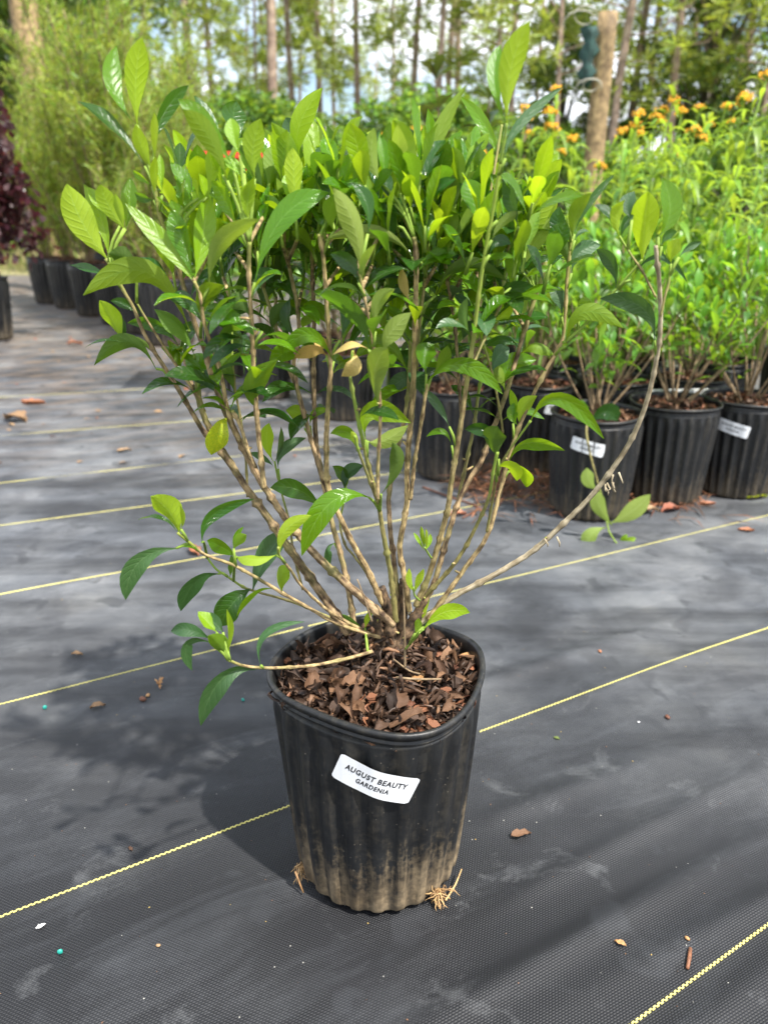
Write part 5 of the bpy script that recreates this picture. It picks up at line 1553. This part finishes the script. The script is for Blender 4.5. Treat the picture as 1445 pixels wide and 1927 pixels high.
# ---- pines, oaks, bushes
def needle_tuft():
    rg = np.random.default_rng(2); n = 26
    return rg
def pine_crown(seed, H_, zlo, n_br, spread, dens, leafm):
    rg = np.random.default_rng(seed); r_ = random.Random(seed); g = Geo(); P, D = [], []
    for k in range(n_br):
        z = zlo + (H_ - zlo) * (k / n_br) ** .9; a = r_.uniform(0, 6.28); L_ = spread * (1.15 - .75 * (z - zlo) / (H_ - zlo)) * r_.uniform(.5, 1.1)
        e = Vector((math.cos(a) * L_, math.sin(a) * L_, z + L_ * r_.uniform(-.05, .5)))
        m = Vector((math.cos(a) * L_ * .5, math.sin(a) * L_ * .5, z + L_ * r_.uniform(.0, .2)))
        g.tube([Vector((0, 0, z)), m, e], [.020, .012, .005], 5)
        for q in range(dens):
            t = r_.choice((.5, .75, 1.0)) + r_.gauss(0, .05); c = Vector((0, 0, z)).lerp(e, t) + Vector((r_.gauss(0, .20), r_.gauss(0, .20), r_.gauss(0, .13))) * (spread / 1.5)
            for w in range(13):
                d = Vector((r_.gauss(0, .8), r_.gauss(0, .8), r_.gauss(.35, .6))); P.append(c); D.append(d)
    return g.mesh('limbs', [M_pine_bark]), scatter_mesh('crown', T_pine, np.array([tuple(p) for p in P]), np.array([tuple(d) for d in D]), rnd_dirs(rg, len(P)), rg.uniform(.20, .34, len(P)), [leafm])
pcs = [pine_crown(60, 12, 3.0, 38, 1.6, 6, M_pine), pine_crown(61, 11, 2.5, 40, 1.8, 6, M_pine), pine_crown(62, 13, 3.6, 34, 1.5, 6, M_pine)]
gap_c = [pine_crown(65, 12, 3.1, 20, 1.5, 10, M_pine), pine_crown(66, 11, 2.4, 22, 1.7, 10, M_pine), pine_crown(67, 13, 4.4, 20, 1.5, 10, M_pine)]
def trunk_me(seed, H_, r0):
    r_ = random.Random(seed); pts = []; x = y = 0
    for i in range(10):
        pts.append(Vector((x, y, H_ * i / 9))); x += r_.uniform(-.07, .07); y += r_.uniform(-.05, .05)
    V_, F_, U_ = tube_geo(pts, [r0 * (1.25 if i == 0 else 1) * (1 - .075 * i) for i in range(10)], 9)
    return mesh_from('trunk', V_, F_, M_pine_bark, U_)
trk = [trunk_me(i, 13, .085) for i in range(3)]
PL = ['slender pine behind the bushes in the gap left of centre', 'slender pine behind the bushes, right half of the wood']
pines = [(365, 17, .95, 0, 0), (408, 24, 1.0, 1, 0), (440, 27, .9, 2, .02), (468, 22, .8, 0, 0), (488, 25, .8, 1, 0), (521, 17, 1.1, 2, 0), (545, 20, .95, 0, 0), (562, 26, .9, 1, .04),
         (606, 20, 1.05, 2, 0), (630, 27, .9, 0, 0), (680, 19, .95, 1, .0), (700, 33, .9, 2, 0), (735, 30, .9, 0, 0), (768, 19, 1.0, 1, .05), (822, 17, 1.15, 2, .02), (838, 24, 1, 0, 0),
         (880, 21, .9, 1, 0), (930, 19, .9, 0, .03), (968, 17, .85, 2, 0), (1010, 22, 1, 1, 0), (1050, 15, 1.0, 0, -.03), (1150, 15, 1.0, 2, .06), (1195, 18, 1.1, 1, .03), (1235, 22, 1.0, 0, 0), (1272, 16, 1.0, 2, -.02),
         (1310, 21, 1, 1, 0), (1345, 17, 1.0, 0, .02), (1400, 19, 1.1, 2, 0), (1440, 16, 1.0, 1, 0), (290, 19, 1, 0, 0), (230, 22, 1, 1, 0), (140, 18, 1, 2, 0), (20, 20, 1, 0, 0), (1500, 20, 1, 0, 0)]
for i, (px, Y, s_, k, lean) in enumerate(pines):
    p = atY(px + random.Random(i + 50).uniform(-9, 9), 150, Y); root = empty('pine_tree', (p.x, Y, 0), 0); rp = random.Random(i * 7 + 1); root.rotation_euler = (0, lean + rp.uniform(-.035, .035), 0); s_ *= rp.uniform(.55, 1.3)
    side = 'left of the thick middle trunk' if px < 600 else ('between the middle trunks' if px < 900 else 'among the dense growth above the orange flowers')
    ords = ['leftmost', 'second', 'third', 'fourth', 'fifth', 'sixth', 'seventh', 'eighth', 'ninth', 'tenth', 'eleventh', 'twelfth', 'thirteenth', 'fourteenth', 'fifteenth']
    if i < 15: tag(root, 'slender pine, %s trunk%s across the gap of pale sky' % (ords[i], '' if i == 0 else ' from the left'), 'tree', 'pines in the gap of sky')
    else: tag(root, 'tall slender pine with a bare trunk, ' + side, 'tree', 'pines of the wood behind, ' + side)
    link('trunk', trk[k], root, scale=(s_, s_, 1)); pc = gap_c if 340 < px < 860 else pcs
    link('limbs', pc[k][0], root, rot=(0, 0, i * 2.1))
    zs = 1.0 if px < 850 else .86
    c = link('crown', pc[k][1], root, rot=(0, 0, i * 2.1), scale=(1.0, 1.0, zs)); c['kind'] = 'stuff'
def blob_tree(name, seed, H_, zlo, R_, n, tmpl, mats, lsz, trunk_r):
    """broadleaf crown: clumps of leaves round many branch ends"""
    rg = np.random.default_rng(seed); r_ = random.Random(seed); g = Geo(); cl = []
    g.tube([Vector((0, 0, 0)), Vector((r_.uniform(-.1, .1), 0, H_ * .4)), Vector((r_.uniform(-.2, .2), r_.uniform(-.2, .2), H_ * .8))], [trunk_r, trunk_r * .7, trunk_r * .3], 8, step=.3)
    for k in range(46):
        a = r_.uniform(0, 6.28); u = r_.random() ** .5; z = zlo + (H_ - zlo) * r_.random(); f = math.sqrt(max(0.05, 1 - ((z - (zlo + H_) / 2) / ((H_ - zlo) / 2)) ** 2))
        c = Vector((math.cos(a) * R_ * u * f, math.sin(a) * R_ * u * f, z)); cl.append((tuple(c), r_.uniform(.16, .34) * R_))
        g.tube([Vector((0, 0, z * .55)), c * .6 + Vector((0, 0, z * .3)), c], [trunk_r * .3, trunk_r * .15, trunk_r * .05], 4)
    Cc = np.array([c[0] for c in cl]); rad = np.array([c[1] for c in cl]); idx = rg.integers(0, len(cl), n)
    off = rg.normal(0, 1, (n, 3)); off /= np.linalg.norm(off, axis=1, keepdims=True); off *= (rg.random(n) ** .45)[:, None] * rad[idx][:, None]; off[:, 2] *= .6
    P = Cc[idx] + off; P[:, 2] = np.maximum(P[:, 2], .03)
    return g.mesh('trunk', [M_oak_bark]), scatter_mesh('crown', tmpl, P, rnd_dirs(rg, n, .1), rnd_dirs(rg, n, 1.2), rg.uniform(*lsz, n), mats, (rg.random(n) > .6).astype(int) if len(mats) > 1 else None)
bush_m = [blob_tree('bush', 70 + i, 2.5, .1, 1.35, 7000, T_round, [M_bush, M_bush2], (.07, .13), .05) for i in range(3)]
oak_m = [blob_tree('oak', 80 + i, 7.5, 2.3, 2.4, 11000, T_round, [M_oak, M_bush2], (.10, .19), .16) for i in range(2)]
def put(name, ms, px, Y, s_, i, label, cat, grp, z=0):
    p = atY(px, 150, Y); root = empty(name, (p.x, Y, 0), i * 1.7); tag(root, label, cat, grp)
    link('trunk', ms[0], root, scale=s_); c = link('crown', ms[1], root, scale=s_); c['kind'] = 'stuff'
for i, (px, Y, s_) in enumerate([(400, 12, .85), (470, 13, .95), (540, 14, .88), (590, 11.5, .68), (660, 12, .72), (730, 11, .82), (800, 12, .95), (860, 13, .9), (930, 12, .8), (1010, 12, .72),
                                 (1080, 11, .62), (1180, 12, .66), (1260, 11, .6), (1340, 12, .62), (1430, 11, .7), (300, 13, 1.0), (180, 13, 1.0), (60, 16, 1.0), (-40, 17, 1.2), (1500, 12, .8),
                                 (620, 17, 1.0), (760, 18, 1.1), (500, 18, 1.15), (900, 18, 1.1), (1050, 17, .95), (1200, 18, 1.0), (1380, 17, 1.05), (410, 18, 1.2)]):
    sd = 'left' if px < 560 else ('middle' if px < 900 else 'right')
    put('leafy_bush', bush_m[i % 3], px, Y, s_, i, {'left': 'bright green bush at the wood edge, behind the feathery shrubs', 'middle': 'bright green bush at the wood edge, under the gap of sky', 'right': 'bright green bush at the wood edge, behind the orange flowers'}[sd], 'bush', 'bushes along the wood edge, %s part' % sd)
for i, (px, Y, s_) in enumerate([(1335, 17, .80), (1062, 18, .60), (20, 13, .9), (110, 16, 1.0)]):
    put('oak_tree', oak_m[i % 2], px, Y, s_, i, (('larger dark oak above the orange flowers at upper right' if px > 1200 else 'small dark oak just left of the weathered post') if px > 500 else 'dark leafy oak behind the thick wooden pole'), 'tree', 'dark oaks %s' % ('on the right' if px > 500 else 'on the left'))

# ---- dry and green grass beyond the cloth
def grass(name, n, x0, x1, y0, y1, h, mat, label, seed):
    rg = np.random.default_rng(seed)
    P = np.stack([rg.uniform(x0, x1, n), rg.uniform(y0, y1, n), np.full(n, -.01)], 1)
    D = rg.normal(0, .35, (n, 3)); D[:, 2] = 1
    o = link(name, scatter_mesh(name, T_tuft, P, D, rnd_dirs(rg, n), rg.uniform(*h, n), mat, (rg.random(n) > .5).astype(int))); tag(o, label, 'grass', kind='stuff')
grass('tall_grass', 26000, -6, 10, 11.6, 20, (.15, .55), [M_drygrass, M_grass], 'dry and green grass growing beyond the black cloth', 1)
grass('weedy_grass', 16000, .4, 5, 4.4, 11, (.2, .85), [M_grass, M_milk], 'light green weedy growth behind the milkweeds', 2)

# ================================================================== small things on the cloth
def ground_pt(px, py):
    p = atZ(px, py); p.z = ground_z(p.x, p.y); return p
fl = []
for i in range(4):
    V, Fc, UV = curl_leaf(1.0, .5, .03 + .03 * i, random.Random(40 + i), 8); fl.append(V and (V, Fc, UV))
def fallen(px, py, size_px, mat, label, k=0, rz=0.0, cat='fallen leaf', name='fallen_leaf', group=None):
    p = ground_pt(px, py); V, Fc, UV = fl[k]
    zmin = min(v.z for v in V); s = size_px / FPX * depth_of(p)
    me = mesh_from(name, [(v.x, v.y, v.z - zmin) for v in V], Fc, mat, UV)
    o = link(name, me, None, p + Vector((0, 0, .0006)), (0, 0, rz), s); tag(o, label, cat, group)
fallen(980, 1576, 40, M_dead2, 'curled brown dead leaf lying right of the big pot', 1, .2)
fallen(862, 972, 34, M_orange_leaf, 'orange fallen leaf seen between the stems and the left front pot behind', 2, .3)
fallen(366, 1042, 44, M_orange_leaf, 'orange fallen leaf under the low left shoot', 1, 2.2)
fallen(64, 760, 42, M_orange_leaf, 'brightest orange leaf on the far cloth at the left edge', 0, .1)
fallen(142, 651, 26, M_orange_leaf, 'small orange leaf farthest up the left aisle', 3, .5)
fallen(30, 793, 60, M_dry, 'pale tan fallen leaf just below the orange one at left', 2, 2.7)
fallen(235, 851, 26, M_dry, 'small tan leaf on the cloth left of the yellow gardenia leaf', 1, .4)
fallen(1402, 1001, 28, M_orange_leaf, 'brown leaf by the stitched line at the right edge', 0, 2.8)
fallen(1108, 970, 34, M_orange_leaf, 'brown leaf at the foot of the left front pot', 3, .1)
fallen(1216, 966, 50, M_dry, 'tan bent leaf in front of the middle front pot', 1, .15)
fallen(1262, 962, 44, M_orange_leaf, 'orange brown leaf by the middle front pot', 2, .4)
fallen(1330, 950, 32, M_orange_leaf, 'reddish leaf between the middle and right front pots', 0, .1)
fallen(1422, 940, 44, M_yellow, 'yellow leaf fallen at the foot of the right front pot', 1, .2)
fallen(185, 1332, 28, M_dry, 'tan seed husk left of the dried flower', 2, .4, 'husk', 'seed_husk')
fallen(1166, 1780, 22, M_chip_light, 'torn brown leaf scrap left of the small twig', 3, 2.5, 'leaf scrap', 'leaf_scrap')
fallen(246, 1598, 14, M_dead2, 'tiny brown scrap just above the stitched line at left', 1, 2.4, 'leaf scrap', 'leaf_scrap')
fallen(78, 1744, 18, M_white, 'thin pale scrap below the stitched line at left', 0, .7, 'leaf scrap', 'leaf_scrap')
fallen(146, 1233, 20, M_dry, 'small tan scrap between the two upper left stitched lines', 3, .1, 'leaf scrap', 'leaf_scrap')
fallen(1047, 1389, 12, M_grass, 'tiny green scrap on the cloth right of the pot rim', 2, 2.6, 'leaf scrap', 'leaf_scrap')
g = Geo(); r_ = random.Random(3)                          # dried flower
p0 = Vector((0, 0, .006))
for k in range(16):
    d = Vector((r_.uniform(-.6, 1), r_.uniform(-1, 1), r_.uniform(-.1, 1))).normalized() * r_.uniform(.008, .016)
    e = p0 + d; e.z = max(.001, e.z); g.tube([p0, p0.lerp(e, .5) + Vector((0, 0, .002)), e], [.0018, .0016, .0005], 4)
o = link('dried_flower', g.mesh('dried_flower', [M_chip_light]), None, ground_pt(300, 1293)); tag(o, 'shrivelled brown dried flower on the cloth left of the pot', 'dried flower')
def pebble(px, py, size_px, mat, label, name='wood_chip', cat='wood chip', seed=0, flat=.45, group=None):
    p = ground_pt(px, py); s = size_px / FPX * depth_of(p) / 2; r_ = random.Random(seed); V, Fc = [], []
    n, m_ = 8, 5
    for j in range(m_ + 1):
        th = math.pi * j / m_
        for i in range(n):
            a = 2 * math.pi * i / n; q = r_.uniform(.85, 1.1); V.append((s * q * math.sin(th) * math.cos(a), s * .62 * q * math.sin(th) * math.sin(a), s * flat * (1 - math.cos(th))))
    Fc = [(j * n + i, (j + 1) * n + i, (j + 1) * n + (i + 1) % n, j * n + (i + 1) % n) for j in range(m_) for i in range(n)]
    o = link(name, mesh_from(name, V, Fc, mat), None, p, (0, 0, r_.uniform(0, 3))); tag(o, label, cat, group)
pebble(270, 1319, 18, M_chip, 'reddish chip beside the dried flower left of the pot', seed=1)
pebble(279, 1311, 12, M_chip_light, 'small tan bud touching the reddish chip near the dried flower', 'seed_bud', 'bud', 2)
pebble(1255, 1350, 14, M_chip, 'lone red-brown chip on the cloth right of the pot rim', seed=3)
pebble(1201, 1358, 6, M_white, 'tiny white crumb beside the lone red-brown chip', 'crumb', 'crumb', 4)
pebble(299, 1784, 11, M_dry, 'pale tan chip on the cloth below the pot at left', seed=5)
pebble(1128, 1228, 10, M_orange_leaf, 'small pinkish chip just above the stitched line at right', seed=6)
pebble(1291, 1772, 12, M_chip_light, 'tan chip just above the small twig', seed=7)
pebble(115, 1797, 12, M_teal, 'teal bead at the bottom left of the cloth', 'fertilizer_bead', 'bead', 8, 1.0)
pebble(86, 1335, 9, M_teal, 'teal bead left of the tan seed husk', 'fertilizer_bead', 'bead', 9, 1.0)
pebble(458, 1322, 7, M_teal, 'teal bead just left of the big pot rim', 'fertilizer_bead', 'bead', 10, 1.0)
q0, q1 = ground_pt(1297, 1790), ground_pt(1292, 1826); g = Geo(); g.tube([Vector((0, 0, .003)), (q1 - q0) * .5 + Vector((.0006, 0, .0035)), q1 - q0 + Vector((0, 0, .003))], [.0022, .0026, .002], 7)
o = link('twig', g.mesh('twig', [M_chip])); o.location = q0; tag(o, 'short brown twig lying near the bottom right stitched line', 'twig')
g = Geo(); a_, b_, c_, d_ = [ground_pt(*p) for p in ((795, 918), (850, 938), (898, 958), (870, 978))]
g.tube([v + Vector((0, 0, .004)) for v in (a_, b_, c_, d_)], [.003, .003, .0028, .0022], 6, step=.02)
tag(link('bent_twig', g.mesh('bent_twig', [M_chip])), 'bent reddish twig on the cloth behind the right stems, by the orange leaf', 'twig')
# pine straw under the block of pots
rg = np.random.default_rng(12); n = 1500
P = np.stack([rg.uniform(.25, 1.0, n), rg.normal(2.42, .12, n), rg.uniform(.002, .012, n)], 1); D = rg.normal(0, 1, (n, 3)); D[:, 2] *= .06
tag(link('pine_straw', scatter_mesh('pine_straw', T_tuft, P, D, np.tile((0, 0, 1.), (n, 1)), rg.uniform(.05, .13, n), [M_chip, M_dead2], (rg.random(n) > .5).astype(int))), 'brown pine straw lying round the front row of pots', 'straw', kind='stuff')
# chaff and crumbs
rg = np.random.default_rng(13); n = 520
P = np.stack([rg.uniform(-1.2, 1.6, n), .55 + 1.9 * rg.random(n) ** 1.3, np.zeros(n)], 1)
P[:, 2] = [ground_z(a, b) + .0006 for a, b in P[:, :2]]
D = rg.normal(0, 1, (n, 3)); D[:, 2] = 0
tag(link('chaff', scatter_mesh('chaff', T_round, P, D, np.tile((0, 0, 1.), (n, 1)) + rg.normal(0, .2, (n, 3)), rg.uniform(.001, .0032, n), [M_tan, M_dead2, M_dead2], rg.integers(0, 3, n))), 'pale chaff and crumbs scattered over the black cloth', 'debris', kind='stuff')
n = 150
P = np.stack([rg.uniform(-3.0, -.2, n), rg.uniform(2.6, 7.5, n), np.full(n, .004)], 1); D = rg.normal(0, 1, (n, 3)); D[:, 2] = 0
tag(link('leaf_scraps', scatter_mesh('leaf_scraps', T_round, P, D, np.tile((0, 0, 1.), (n, 1)) + rg.normal(0, .25, (n, 3)), rg.uniform(.012, .045, n), [M_dry, M_orange_leaf, M_dead2], rg.integers(0, 3, n))), 'small brown leaf scraps along the left aisle', 'debris', kind='stuff')
